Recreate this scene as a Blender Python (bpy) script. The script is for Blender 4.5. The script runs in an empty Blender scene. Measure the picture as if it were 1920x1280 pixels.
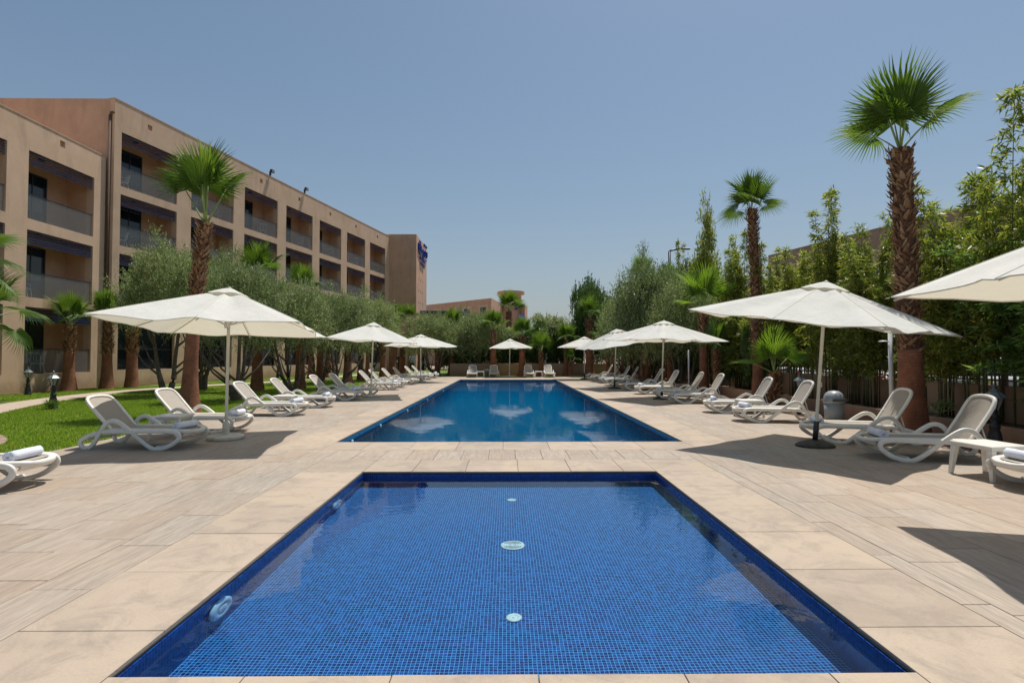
import bpy, bmesh, math, random
import numpy as np
from math import sin, cos, pi, radians as R
from mathutils import Vector, Matrix, Euler

C = bpy.context.scene.collection
SC = bpy.context.scene
# ---------------------------------------------------------------- camera
cam_d = bpy.data.cameras.new('camera'); cam = bpy.data.objects.new('camera', cam_d); C.objects.link(cam)
cam.location = (0, 0, 1.5); cam.rotation_euler = (R(90 + 1.55), 0, R(-0.57))
cam_d.lens = 18.75; cam_d.sensor_width = 36; cam_d.clip_start = 0.05; cam_d.clip_end = 2000
SC.camera = cam
# ---------------------------------------------------------------- sky and sun
SUNV = Vector((0.40, 0.56, 2.05)).normalized()
w = bpy.data.worlds.new('World'); SC.world = w; w.use_nodes = True
nt = w.node_tree; bg = nt.nodes['Background']
sky = nt.nodes.new('ShaderNodeTexSky'); sky.sky_type = 'NISHITA'; sky.sun_disc = False
sky.sun_elevation = math.asin(SUNV.z); sky.sun_rotation = math.atan2(SUNV.x, SUNV.y)
sky.air_density = 1.25; sky.dust_density = 2.2; sky.ozone_density = 2.5; sky.altitude = 450
hs = nt.nodes.new('ShaderNodeHueSaturation'); hs.inputs['Saturation'].default_value = 1.02; hs.inputs['Value'].default_value = 0.76; hs.inputs['Hue'].default_value = 0.492
nt.links.new(sky.outputs[0], hs.inputs['Color'])
# dusty air low over the horizon
gm_ = nt.nodes.new('ShaderNodeTexCoord'); sx_ = nt.nodes.new('ShaderNodeSeparateXYZ'); nt.links.new(gm_.outputs['Generated'], sx_.inputs[0])
m1 = nt.nodes.new('ShaderNodeMath'); m1.operation = 'MULTIPLY'; m1.inputs[1].default_value = -6.0; nt.links.new(sx_.outputs[2], m1.inputs[0])
m2 = nt.nodes.new('ShaderNodeMath'); m2.operation = 'EXPONENT'; nt.links.new(m1.outputs[0], m2.inputs[0])
m3 = nt.nodes.new('ShaderNodeMath'); m3.operation = 'MULTIPLY'; m3.inputs[1].default_value = 0.8; m3.use_clamp = True; nt.links.new(m2.outputs[0], m3.inputs[0])
mh = nt.nodes.new('ShaderNodeMix'); mh.data_type = 'RGBA'; mh.inputs[7].default_value = (3.25, 3.5, 3.8, 1)
nt.links.new(m3.outputs[0], mh.inputs[0]); nt.links.new(hs.outputs[0], mh.inputs[6]); nt.links.new(mh.outputs[2], bg.inputs['Color'])
bg.inputs['Strength'].default_value = 0.11
sun_d = bpy.data.lights.new('sun', 'SUN'); sun = bpy.data.objects.new('sun', sun_d); C.objects.link(sun)
sun_d.energy = 4.5; sun_d.angle = R(0.55); sun_d.color = (1.0, 0.95, 0.87)
sun.rotation_euler = (-SUNV).to_track_quat('-Z', 'Y').to_euler(); sun.location = (0, 0, 30)
SC.view_settings.view_transform = 'Standard'; SC.view_settings.look = 'None'
SC.view_settings.exposure = 0.12; SC.view_settings.gamma = 1.0; SC.view_settings.use_curve_mapping = False
SC.cycles.use_denoising = True
SC.cycles.max_bounces = 8; SC.cycles.transparent_max_bounces = 12
SC.cycles.diffuse_bounces = 4; SC.cycles.glossy_bounces = 3; SC.cycles.sample_clamp_indirect = 6

rng = random.Random(7)
def PX(px, Y): return (px - 950) * Y / 1000.0
def PZ(py, Y): return 1.5 + (667 - py) * Y / 1000.0

# ---------------------------------------------------------------- material helpers
class NT:
    def __init__(s, name):
        s.m = bpy.data.materials.new(name); s.m.use_nodes = True
        s.t = s.m.node_tree; s.b = s.t.nodes['Principled BSDF']; s.out = s.t.nodes['Material Output']
    def n(s, typ, **kw):
        nd = s.t.nodes.new(typ)
        for k, v in kw.items(): setattr(nd, k, v)
        return nd
    def l(s, a, b): s.t.links.new(a, b)
    def set(s, nd, **kw):
        for k, v in kw.items():
            nd.inputs[k.replace('_', ' ')].default_value = v
    def pos(s):
        return s.n('ShaderNodeNewGeometry').outputs['Position']
    def objc(s):
        return s.n('ShaderNodeTexCoord').outputs['Object']
    def scale(s, vec, sc):
        m = s.n('ShaderNodeMapping'); m.inputs['Scale'].default_value = sc; s.l(vec, m.inputs['Vector']); return m.outputs[0]
    def noise(s, vec, scale, detail=4, rough=0.55, dist=0.0):
        n = s.n('ShaderNodeTexNoise'); n.inputs['Scale'].default_value = scale; n.inputs['Detail'].default_value = detail
        n.inputs['Roughness'].default_value = rough; n.inputs['Distortion'].default_value = dist
        s.l(vec, n.inputs['Vector']); return n.outputs['Fac']
    def ramp(s, fac, stops, interp='LINEAR'):
        r = s.n('ShaderNodeValToRGB'); r.color_ramp.interpolation = interp
        el = r.color_ramp.elements
        while len(el) < len(stops): el.new(0.5)
        for e, (p, c) in zip(el, stops):
            e.position = p; e.color = (*c, 1) if len(c) == 3 else c
        s.l(fac, r.inputs[0]); return r.outputs[0]
    def mix(s, fac, a, b, mode='MIX'):
        m = s.n('ShaderNodeMix', data_type='RGBA', blend_type=mode)
        for sock, v in ((m.inputs[0], fac), (m.inputs[6], a), (m.inputs[7], b)):
            if hasattr(v, 'is_linked'): s.l(v, sock)
            elif isinstance(v, (int, float)): sock.default_value = v
            else: sock.default_value = (*v, 1) if len(v) == 3 else v
        return m.outputs[2]
    def math(s, op, a, b=None):
        m = s.n('ShaderNodeMath', operation=op)
        for i, v in enumerate((a, b)):
            if v is None: continue
            if hasattr(v, 'is_linked'): s.l(v, m.inputs[i])
            else: m.inputs[i].default_value = v
        return m.outputs[0]
    def bump(s, h, strength=0.3, dist=0.01):
        b = s.n('ShaderNodeBump'); b.inputs['Strength'].default_value = strength; b.inputs['Distance'].default_value = dist
        s.l(h, b.inputs['Height']); s.l(b.outputs[0], s.b.inputs['Normal']); return b
    def col(s, c):
        if hasattr(c, 'is_linked'): s.l(c, s.b.inputs['Base Color'])
        else: s.b.inputs['Base Color'].default_value = (*c, 1)

def plain(name, col, rough=0.5, var=0.12, scale=6, bump=0.0, bscale=60, metal=0.0, bdist=0.004):
    t = NT(name); v = t.objc()
    f = t.noise(v, scale, 5)
    dk = tuple(c * (1 - var) for c in col); lt = tuple(min(1, c * (1 + var)) for c in col)
    t.col(t.ramp(f, [(0.3, dk), (0.7, lt)]))
    t.b.inputs['Roughness'].default_value = rough; t.b.inputs['Metallic'].default_value = metal
    if bump: t.bump(t.noise(v, bscale, 4), bump, bdist)
    return t.m

def wood_tile():
    t = NT('deck_tile'); p = t.pos()
    oi = t.n('ShaderNodeObjectInfo').outputs['Random']; ri = t.n('ShaderNodeNewGeometry').outputs['Random Per Island']
    rnd = t.math('FRACT', t.math('ADD', oi, ri))
    cmb = t.n('ShaderNodeCombineXYZ'); t.l(t.math('MULTIPLY', rnd, 37.0), cmb.inputs[2])
    ad = t.n('ShaderNodeVectorMath', operation='ADD'); t.l(p, ad.inputs[0]); t.l(cmb.outputs[0], ad.inputs[1])
    g1 = t.noise(t.scale(ad.outputs[0], (22, 1.6, 1)), 1.5, 6, 0.65, 0.6)
    g2 = t.noise(t.scale(ad.outputs[0], (75, 3.5, 1)), 1.5, 5, 0.7, 0.3)
    big = t.noise(p, 0.55, 4, 0.5)
    warm = t.ramp(g1, [(0.25, (0.34, 0.275, 0.22)), (0.5, (0.46, 0.36, 0.275)), (0.75, (0.55, 0.44, 0.34))])
    grey = t.ramp(g1, [(0.25, (0.24, 0.215, 0.185)), (0.5, (0.35, 0.315, 0.27)), (0.75, (0.47, 0.425, 0.365))])
    fac = t.math('ADD', t.math('MULTIPLY', big, 0.9), t.math('MULTIPLY', rnd, 0.28))
    fac = t.math('ADD', fac, t.math('MULTIPLY', g1, 0.35))
    f2 = t.n('ShaderNodeMapRange'); t.l(fac, f2.inputs[0]); f2.inputs[1].default_value = 0.55; f2.inputs[2].default_value = 1.0
    c = t.mix(f2.outputs[0], warm, grey)
    c = t.mix(0.45, c, t.ramp(g2, [(0.32, (0.32, 0.30, 0.28)), (0.68, (1.08, 1.05, 1.0))]), 'MULTIPLY')
    br = t.ramp(rnd, [(0, (0.86, 0.86, 0.86)), (1, (1.10, 1.08, 1.06))])
    t.col(t.mix(1.0, c, br, 'MULTIPLY'))
    t.b.inputs['Roughness'].default_value = 0.62
    t.bump(t.math('ADD', g1, g2), 0.25, 0.004)
    return t.m

def coping_mat():
    t = NT('coping_stone'); p = t.pos()
    oi = t.n('ShaderNodeObjectInfo').outputs['Random']; ri = t.n('ShaderNodeNewGeometry').outputs['Random Per Island']
    rnd = t.math('FRACT', t.math('ADD', oi, ri))
    a = t.noise(p, 1.1, 6, 0.6, 0.8); b = t.noise(p, 70, 4, 0.6); st = t.noise(p, 2.7, 8, 0.7, 1.2)
    c = t.ramp(a, [(0.3, (0.35, 0.28, 0.215)), (0.5, (0.42, 0.34, 0.262)), (0.72, (0.45, 0.36, 0.255))])
    c = t.mix(t.ramp(st, [(0.48, (0, 0, 0)), (0.66, (0.7, 0.7, 0.7))]), c, (0.27, 0.225, 0.18))
    c = t.mix(0.35, c, t.ramp(b, [(0.3, (0.72, 0.7, 0.68)), (0.6, (1, 1, 1))]), 'MULTIPLY')
    sp = t.noise(p, 26, 2, 0.5); c = t.mix(t.ramp(sp, [(0.74, (0, 0, 0)), (0.77, (0.5, 0.5, 0.5))]), c, (0.25, 0.19, 0.14))
    t.col(t.mix(1.0, c, t.ramp(rnd, [(0, (0.9, 0.9, 0.9)), (1, (1.06, 1.05, 1.04))]), 'MULTIPLY'))
    t.b.inputs['Roughness'].default_value = 0.68; t.bump(b, 0.3, 0.003)
    return t.m

def mosaic(name, cols, grout, s=0.025, gw=0.10):
    t = NT(name); uv = t.n('ShaderNodeUVMap').outputs[0]
    sc = t.scale(uv, (1 / s, 1 / s, 1)); sep = t.n('ShaderNodeSeparateXYZ'); t.l(sc, sep.inputs[0])
    fl = t.n('ShaderNodeVectorMath', operation='FLOOR'); t.l(sc, fl.inputs[0])
    wn = t.n('ShaderNodeTexWhiteNoise', noise_dimensions='2D'); t.l(fl.outputs[0], wn.inputs['Vector'])
    n = len(cols)
    c = t.ramp(wn.outputs['Value'], [(i / n, k) for i, k in enumerate(cols)], 'CONSTANT')
    big = t.noise(uv, 1.2, 3); c = t.mix(t.ramp(big, [(0.35, (0, 0, 0)), (0.7, (0.35, 0.35, 0.35))]), c, cols[2])
    fx = t.math('PINGPONG', sep.outputs[0], 0.5); fy = t.math('PINGPONG', sep.outputs[1], 0.5)
    mn = t.math('MINIMUM', fx, fy); g = t.math('LESS_THAN', mn, gw)
    t.col(t.mix(g, c, grout)); t.b.inputs['Roughness'].default_value = 0.25
    return t.m

def water_mat(name, tint, refl, wave, bstr):
    t = NT(name); t.t.nodes.remove(t.b)
    tr = t.n('ShaderNodeBsdfTransparent'); tr.inputs[0].default_value = (*tint, 1)
    gl = t.n('ShaderNodeBsdfGlossy'); gl.inputs['Roughness'].default_value = 0.02
    p = t.pos(); n1 = t.noise(p, wave, 3, 0.5, 0.4)
    b = t.n('ShaderNodeBump'); b.inputs['Strength'].default_value = bstr; b.inputs['Distance'].default_value = 0.02
    t.l(n1, b.inputs['Height']); t.l(b.outputs[0], gl.inputs['Normal'])
    fr = t.n('ShaderNodeFresnel'); fr.inputs[0].default_value = 1.33; t.l(b.outputs[0], fr.inputs['Normal'])
    f = t.math('MULTIPLY', fr.outputs[0], refl)
    mx = t.n('ShaderNodeMixShader'); t.l(f, mx.inputs[0]); t.l(tr.outputs[0], mx.inputs[1]); t.l(gl.outputs[0], mx.inputs[2])
    t.l(mx.outputs[0], t.out.inputs['Surface'])
    return t.m

def clear_water(name, wave, bstr):
    t = NT(name); t.t.nodes.remove(t.b); g_ = t.n('ShaderNodeBsdfGlass'); g_.inputs['IOR'].default_value = 1.33; g_.inputs['Roughness'].default_value = 0.0
    g_.inputs['Color'].default_value = (0.90, 0.98, 1.0, 1)
    p = t.pos(); b = t.n('ShaderNodeBump'); b.inputs['Strength'].default_value = bstr; b.inputs['Distance'].default_value = 0.02
    t.l(t.math('ADD', t.noise(p, wave, 3, 0.5, 0.4), t.math('MULTIPLY', t.noise(p, wave * 4, 2, 0.5), 0.15)), b.inputs['Height']); t.l(b.outputs[0], g_.inputs['Normal'])
    t.l(g_.outputs[0], t.out.inputs['Surface']); return t.m

def leaf_mat(name, cols, rough=0.45, trans=0.35, tcol=None):
    t = NT(name)
    ri = t.n('ShaderNodeNewGeometry').outputs['Random Per Island']
    n = len(cols); c = t.ramp(ri, [(i / max(1, n - 1), k) for i, k in enumerate(cols)])
    oi = t.n('ShaderNodeObjectInfo').outputs['Random']
    c = t.mix(1.0, c, t.ramp(oi, [(0, (0.85, 0.88, 0.85)), (1, (1.15, 1.12, 1.05))]), 'MULTIPLY')
    t.col(c); t.b.inputs['Roughness'].default_value = rough
    tl = t.n('ShaderNodeBsdfTranslucent')
    t.l(t.mix(1.0, c, tcol or (1.5, 1.7, 0.8), 'MULTIPLY'), tl.inputs[0])
    mx = t.n('ShaderNodeMixShader'); mx.inputs[0].default_value = trans
    t.l(t.b.outputs[0], mx.inputs[1]); t.l(tl.outputs[0], mx.inputs[2]); t.l(mx.outputs[0], t.out.inputs['Surface'])
    return t.m

def stucco(name, c0, c1, dirt=(0.20, 0.13, 0.09)):
    t = NT(name); p = t.pos()
    a = t.noise(p, 0.9, 6, 0.6, 0.3); f = t.noise(p, 45, 4, 0.6)
    st = t.noise(t.scale(p, (1.0, 1.0, 0.2)), 1.3, 7, 0.7, 0.5)
    c = t.ramp(a, [(0.3, c0), (0.7, c1)])
    c = t.mix(t.ramp(st, [(0.50, (0, 0, 0)), (0.75, (0.38, 0.38, 0.38))]), c, dirt)
    c = t.mix(0.25, c, t.ramp(f, [(0.3, (0.7, 0.7, 0.7)), (0.6, (1, 1, 1))]), 'MULTIPLY')
    sep = t.n('ShaderNodeSeparateXYZ'); t.l(p, sep.inputs[0])
    low = t.math('ADD', sep.outputs[2], t.math('MULTIPLY', t.noise(p, 2.2, 5, 0.7), 0.9))
    mr = t.n('ShaderNodeMapRange'); t.l(low, mr.inputs[0]); mr.inputs[1].default_value = 0.55; mr.inputs[2].default_value = 1.0
    mr.inputs[3].default_value = 0.6; mr.inputs[4].default_value = 0.0
    c = t.mix(mr.outputs[0], c, (0.33, 0.17, 0.10))
    t.col(c); t.b.inputs['Roughness'].default_value = 0.88; t.bump(f, 0.35, 0.012)
    return t.m

def glass_mat(name, tint=(0.55, 0.62, 0.68), mixf=0.6, refl=(0.35, 0.4, 0.45)):
    t = NT(name); t.col(refl); t.b.inputs['Roughness'].default_value = 0.05
    tr = t.n('ShaderNodeBsdfTransparent'); tr.inputs[0].default_value = (*tint, 1)
    mx = t.n('ShaderNodeMixShader'); mx.inputs[0].default_value = mixf
    t.l(t.b.outputs[0], mx.inputs[1]); t.l(tr.outputs[0], mx.inputs[2]); t.l(mx.outputs[0], t.out.inputs['Surface'])
    return t.m

def fabric_mat():
    t = NT('canopy_fabric'); v = t.objc(); a = t.noise(v, 2.0, 6, 0.6, 0.5); wv = t.noise(v, 350, 2)
    c = t.ramp(a, [(0.3, (0.72, 0.73, 0.69)), (0.65, (0.80, 0.81, 0.77))]); t.col(c)
    t.b.inputs['Roughness'].default_value = 0.85; bb = t.bump(t.math('ADD', t.noise(v, 3.5, 3), t.math('MULTIPLY', wv, 0.05)), 0.55, 0.05)
    tl = t.n('ShaderNodeBsdfTranslucent'); tl.inputs[0].default_value = (0.76, 0.70, 0.54, 1)
    mx = t.n('ShaderNodeMixShader'); mx.inputs[0].default_value = 0.36
    t.l(t.b.outputs[0], mx.inputs[1]); t.l(tl.outputs[0], mx.inputs[2]); t.l(mx.outputs[0], t.out.inputs['Surface'])
    return t.m

def trunk_mat():
    t = NT('palm_bark'); v = t.objc(); sep = t.n('ShaderNodeSeparateXYZ'); t.l(v, sep.inputs[0])
    n0 = t.noise(v, 2.5, 4)
    z = t.math('ADD', t.math('MULTIPLY', sep.outputs[2], 34.0), t.math('MULTIPLY', n0, 7.0))
    r = t.math('PINGPONG', z, 1.0)
    fib = t.noise(t.scale(v, (60, 60, 5)), 1.2, 5, 0.7)
    c = t.ramp(t.noise(v, 3.0, 6, 0.65), [(0.3, (0.17, 0.062, 0.032)), (0.55, (0.29, 0.115, 0.058)), (0.75, (0.38, 0.19, 0.11))])
    c = t.mix(0.45, c, t.ramp(r, [(0.0, (0.45, 0.42, 0.4)), (0.35, (1, 1, 1))]), 'MULTIPLY')
    c = t.mix(0.4, c, t.ramp(fib, [(0.35, (0.5, 0.5, 0.5)), (0.65, (1.1, 1.1, 1.1))]), 'MULTIPLY')
    t.col(c); t.b.inputs['Roughness'].default_value = 0.85
    t.bump(t.math('ADD', t.math('MULTIPLY', r, 0.6), fib), 0.7, 0.012)
    return t.m

M = {}
M['tile'] = wood_tile(); M['coping'] = coping_mat()
M['grout'] = plain('grout', (0.13, 0.11, 0.09), 0.9)
M['blue'] = mosaic('pool_mosaic', [(0.0005, 0.009, 0.11), (0.001, 0.026, 0.20), (0.002, 0.056, 0.30), (0.0005, 0.016, 0.15), (0.003, 0.08, 0.34)], (0.13, 0.47, 0.82), 0.025, 0.055)
M['bluew'] = mosaic('pool_wall_mosaic', [(0.002, 0.018, 0.13), (0.003, 0.030, 0.20), (0.004, 0.045, 0.26), (0.002, 0.018, 0.12), (0.004, 0.055, 0.28)], (0.03, 0.10, 0.30), 0.025, 0.05)
M['deep'] = mosaic('deep_pool_mosaic', [(0.001, 0.040, 0.16), (0.002, 0.07, 0.26), (0.003, 0.11, 0.33), (0.001, 0.05, 0.20), (0.006, 0.15, 0.38)], (0.04, 0.32, 0.55), 0.03, 0.06)
M['water'] = clear_water('shallow_water', 2.6, 0.16)
M['water2'] = water_mat('deep_water', (0.80, 0.95, 1.0), 0.60, 2.2, 0.10)
M['slot'] = plain('black_edge', (0.015, 0.015, 0.014), 0.5)
M['edge'] = plain('grey_edge', (0.16, 0.15, 0.13), 0.7, bump=0.3)
M['fitting'] = plain('white_pool_plastic', (0.62, 0.80, 0.78), 0.4)
M['bfitting'] = plain('blue_pool_plastic', (0.50, 0.78, 0.92), 0.4)
M['resin'] = plain('white_resin', (0.74, 0.72, 0.66), 0.38, 0.05, 9, 0.08, 120)
M['sling'] = plain('beige_sling', (0.36, 0.32, 0.27), 0.75, 0.05, 9, 0.35, 420)
M['towel'] = plain('towel_cloth', (0.72, 0.76, 0.86), 0.95, 0.06, 12, 0.8, 190, 0, 0.006)
M['navy'] = plain('navy_print', (0.01, 0.02, 0.10), 0.8)
M['fabric'] = fabric_mat()
M['pole'] = plain('cream_pole', (0.62, 0.60, 0.50), 0.45, 0.08, 5)
M['concrete'] = plain('white_concrete', (0.52, 0.49, 0.42), 0.85, 0.25, 8, 0.5, 50)
M['darkbase'] = plain('dark_concrete', (0.055, 0.055, 0.042), 0.85, 0.5, 9, 0.6, 40)
M['blackm'] = plain('black_iron', (0.018, 0.02, 0.024), 0.42, 0.3, 20, 0.3, 60)
M['lglass'] = glass_mat('lantern_glass', (0.8, 0.82, 0.8), 0.45, (0.45, 0.47, 0.46))
M['wall'] = stucco('tan_stucco', (0.58, 0.395, 0.265), (0.68, 0.475, 0.33))
M['wallp'] = stucco('pink_stucco', (0.52, 0.325, 0.215), (0.60, 0.385, 0.26))
M['wallin'] = plain('inner_plaster', (0.52, 0.32, 0.20), 0.9, 0.1, 2, 0.3, 40)
M['gwall'] = stucco('garden_wall_render', (0.36, 0.23, 0.15), (0.46, 0.31, 0.21))
M['louv'] = plain('navy_louvre', (0.006, 0.040, 0.14), 0.35, 0.15, 5)
M['bglass'] = glass_mat('balcony_glass', (0.78, 0.81, 0.83), 0.86, (0.5, 0.49, 0.47))
M['dglass'] = plain('dark_glazing', (0.012, 0.016, 0.022), 0.06, 0.3, 1)
M['frame'] = plain('dark_window_frame', (0.02, 0.022, 0.028), 0.4)
M['pipe'] = plain('brown_pipe', (0.13, 0.075, 0.05), 0.8)
M['sign'] = plain('blue_sign', (0.003, 0.022, 0.26), 0.4, 0.08)
M['canopy'] = plain('navy_canopy', (0.008, 0.016, 0.05), 0.6)
M['bark'] = trunk_mat()
M['boot'] = leaf_mat('leaf_bases_fibre', [(0.13, 0.06, 0.03), (0.25, 0.12, 0.06), (0.36, 0.20, 0.11), (0.42, 0.27, 0.16)], 0.85, 0.05)
M['core'] = plain('palm_core_fibre', (0.12, 0.06, 0.035), 0.95, 0.5, 14, 0.9, 60)
M['fan'] = leaf_mat('palm_fan', [(0.075, 0.145, 0.022), (0.10, 0.18, 0.03), (0.13, 0.21, 0.04)], 0.6, 0.35, (1.6, 1.55, 0.6))
M['fanl'] = leaf_mat('palm_fan_light', [(0.14, 0.25, 0.035), (0.18, 0.29, 0.05)], 0.6, 0.42, (1.6, 1.55, 0.6))
M['stalk'] = plain('palm_stalk', (0.24, 0.32, 0.09), 0.5, 0.2)
M['olive'] = leaf_mat('olive_leaf', [(0.11, 0.16, 0.055), (0.19, 0.24, 0.095), (0.28, 0.33, 0.15), (0.45, 0.48, 0.30)], 0.42, 0.35, (1.1, 1.2, 0.8))
M['obark'] = plain('olive_bark', (0.13, 0.10, 0.075), 0.95, 0.4, 9, 0.9, 25, 0, 0.02)
M['bamboo'] = leaf_mat('bamboo_leaf', [(0.07, 0.12, 0.025), (0.14, 0.19, 0.035), (0.23, 0.25, 0.055), (0.46, 0.40, 0.11), (0.11, 0.17, 0.03)], 0.4, 0.45)
M['bamboop'] = leaf_mat('bamboo_leaf_dark', [(0.06, 0.13, 0.03), (0.11, 0.20, 0.04), (0.19, 0.28, 0.07), (0.34, 0.42, 0.18)], 0.33, 0.42)
M['culm'] = plain('bamboo_culm', (0.075, 0.085, 0.03), 0.45, 0.6, 4)
M['laurel'] = leaf_mat('laurel_leaf', [(0.045, 0.09, 0.02), (0.075, 0.14, 0.025), (0.14, 0.20, 0.045)], 0.35, 0.2)
M['bougl'] = leaf_mat('hedge_leaf', [(0.04, 0.08, 0.02), (0.06, 0.12, 0.025), (0.11, 0.18, 0.04)], 0.45, 0.2)
M['bougf'] = leaf_mat('pale_flower_leaf', [(0.12, 0.20, 0.04), (0.20, 0.30, 0.09), (0.60, 0.60, 0.42), (0.26, 0.32, 0.08)], 0.5, 0.3, (1.2, 1.2, 0.9))
M['grassb'] = leaf_mat('grass_blade', [(0.10, 0.19, 0.012), (0.17, 0.28, 0.016), (0.26, 0.36, 0.03), (0.40, 0.40, 0.12)], 0.5, 0.4)
def lawn():
    t = NT('lawn_turf'); p = t.pos(); a = t.noise(p, 1.3, 6, 0.65); f = t.noise(p, 60, 4, 0.7)
    c = t.ramp(a, [(0.3, (0.05, 0.12, 0.012)), (0.5, (0.10, 0.19, 0.018)), (0.68, (0.27, 0.24, 0.08))])
    c = t.mix(0.6, c, t.ramp(f, [(0.3, (0.45, 0.45, 0.4)), (0.7, (1.25, 1.2, 1.1))]), 'MULTIPLY')
    t.col(c); t.b.inputs['Roughness'].default_value = 0.9; t.bump(f, 0.9, 0.03); return t.m
M['lawn'] = lawn()
M['soil'] = plain('soil', (0.16, 0.095, 0.055), 0.95, 0.4, 5, 0.8, 30, 0, 0.03)
M['ground'] = plain('dusty_ground', (0.30, 0.22, 0.16), 0.95, 0.2, 0.3, 0.4, 20)
M['asphalt'] = plain('asphalt', (0.11, 0.105, 0.10), 0.85, 0.2, 2, 0.3, 90)
M['brick'] = plain('patio_brick', (0.27, 0.19, 0.145), 0.85, 0.3, 5, 0.5, 60)
M['pave'] = plain('path_paving', (0.42, 0.34, 0.27), 0.85, 0.15, 3, 0.4, 60)
M['bin'] = plain('grey_plastic', (0.30, 0.34, 0.36), 0.4, 0.1, 4)
M['white'] = plain('white_paint', (0.72, 0.73, 0.74), 0.35, 0.06, 3)
M['carp'] = plain('silver_car_paint', (0.62, 0.64, 0.66), 0.22, 0.03, 1)
M['tyre'] = plain('tyre_rubber', (0.02, 0.02, 0.02), 0.8)
M['lamp'] = plain('tail_lamp', (0.40, 0.02, 0.02), 0.25)
M['skin'] = plain('skin', (0.36, 0.20, 0.13), 0.55)
M['shirtb'] = plain('light_blue_shirt', (0.30, 0.42, 0.60), 0.85)
M['dark'] = plain('dark_cloth', (0.018, 0.018, 0.022), 0.85)
M['hair'] = plain('dark_hair', (0.012, 0.009, 0.007), 0.6)
M['rust'] = plain('bare_branch', (0.30, 0.24, 0.18), 0.9)

# ---------------------------------------------------------------- mesh helpers
class MB:
    def __init__(s): s.v = []; s.f = []; s.mi = []; s.sm = []
    def add(s, vs, fs, mi=0, smooth=False):
        o = len(s.v); s.v.extend([tuple(v) for v in vs]); s.f.extend([tuple(i + o for i in f) for f in fs])
        s.mi.extend([mi] * len(fs)); s.sm.extend([smooth] * len(fs))
    def box(s, x0, x1, y0, y1, z0, z1, mi=0):
        s.add([(x0, y0, z0), (x1, y0, z0), (x1, y1, z0), (x0, y1, z0), (x0, y0, z1), (x1, y0, z1), (x1, y1, z1), (x0, y1, z1)],
              [(0, 3, 2, 1), (4, 5, 6, 7), (0, 1, 5, 4), (1, 2, 6, 5), (2, 3, 7, 6), (3, 0, 4, 7)], mi)
    def bbox(s, x0, x1, y0, y1, z0, z1, b, mi=0):   # box with a chamfered top edge
        v = [(x0, y0, z0), (x1, y0, z0), (x1, y1, z0), (x0, y1, z0), (x0, y0, z1 - b), (x1, y0, z1 - b), (x1, y1, z1 - b), (x0, y1, z1 - b),
             (x0 + b, y0 + b, z1), (x1 - b, y0 + b, z1), (x1 - b, y1 - b, z1), (x0 + b, y1 - b, z1)]
        s.add(v, [(0, 3, 2, 1), (0, 1, 5, 4), (1, 2, 6, 5), (2, 3, 7, 6), (3, 0, 4, 7), (4, 5, 9, 8), (5, 6, 10, 9), (6, 7, 11, 10), (7, 4, 8, 11), (8, 9, 10, 11)], mi)
    def lathe(s, prof, n=16, cx=0, cy=0, mi=0, smooth=True, sy=1.0, cap=True):
        vs = []; fs = []
        for r, z in prof:
            for k in range(n):
                a = 2 * pi * k / n; vs.append((cx + r * cos(a), cy + r * sin(a) * sy, z))
        for i in range(len(prof) - 1):
            for k in range(n):
                k2 = (k + 1) % n; fs.append((i * n + k, i * n + k2, (i + 1) * n + k2, (i + 1) * n + k))
        if cap:
            fs.append(tuple(range(n - 1, -1, -1))); fs.append(tuple((len(prof) - 1) * n + k for k in range(n)))
        s.add(vs, fs, mi, smooth)
    def tube(s, pts, r, n=6, mi=0, smooth=True, flat=None, closed=False, up=(0, 0, 1)):
        # swept section; r number or list; flat=(a,b) half sizes of a rounded flat section (b across 'side')
        P = [Vector(p) for p in pts]; N = len(P); vs = []; fs = []
        for i, p in enumerate(P):
            if closed: t = (P[(i + 1) % N] - P[i - 1]).normalized()
            else: t = (P[min(i + 1, N - 1)] - P[max(i - 1, 0)]).normalized()
            u = Vector(up)
            if abs(t.dot(u)) > 0.98: u = Vector((1, 0, 0))
            a = t.cross(u).normalized(); b = a.cross(t).normalized()
            rr = r[i] if isinstance(r, (list, tuple)) else r
            for k in range(n):
                an = 2 * pi * (k + 0.5) / n
                if flat:
                    ca, sa = cos(an), sin(an); e = 0.55
                    ca = math.copysign(abs(ca) ** e, ca); sa = math.copysign(abs(sa) ** e, sa)
                    vs.append(p + a * (ca * flat[0]) + b * (sa * flat[1]))
                else: vs.append(p + a * (rr * cos(an)) + b * (rr * sin(an)))
        m = N if closed else N - 1
        for i in range(m):
            j = (i + 1) % N
            for k in range(n):
                k2 = (k + 1) % n; fs.append((i * n + k, i * n + k2, j * n + k2, j * n + k))
        if not closed:
            fs.append(tuple(range(n - 1, -1, -1))); fs.append(tuple((N - 1) * n + k for k in range(n)))
        s.add(vs, fs, mi, smooth)
    def mesh(s, name, mats, uv=False):
        me = bpy.data.meshes.new(name); me.from_pydata(s.v, [], s.f)
        for m in (mats if isinstance(mats, (list, tuple)) else [mats]): me.materials.append(m)
        me.polygons.foreach_set('material_index', s.mi); me.polygons.foreach_set('use_smooth', s.sm)
        if uv:
            ul = me.uv_layers.new(name='UVMap')
            for p in me.polygons:
                n = p.normal
                for li in p.loop_indices:
                    c = me.vertices[me.loops[li].vertex_index].co
                    if abs(n.z) > 0.5: ul.data[li].uv = (c.x, c.y)
                    elif abs(n.x) > abs(n.y): ul.data[li].uv = (c.y, c.z)
                    else: ul.data[li].uv = (c.x, c.z)
        me.validate(); me.update(); return me
    def build(s, name, mats, parent=None, uv=False, **tags):
        return link(name, s.mesh(name, mats, uv), parent, **tags)

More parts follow.
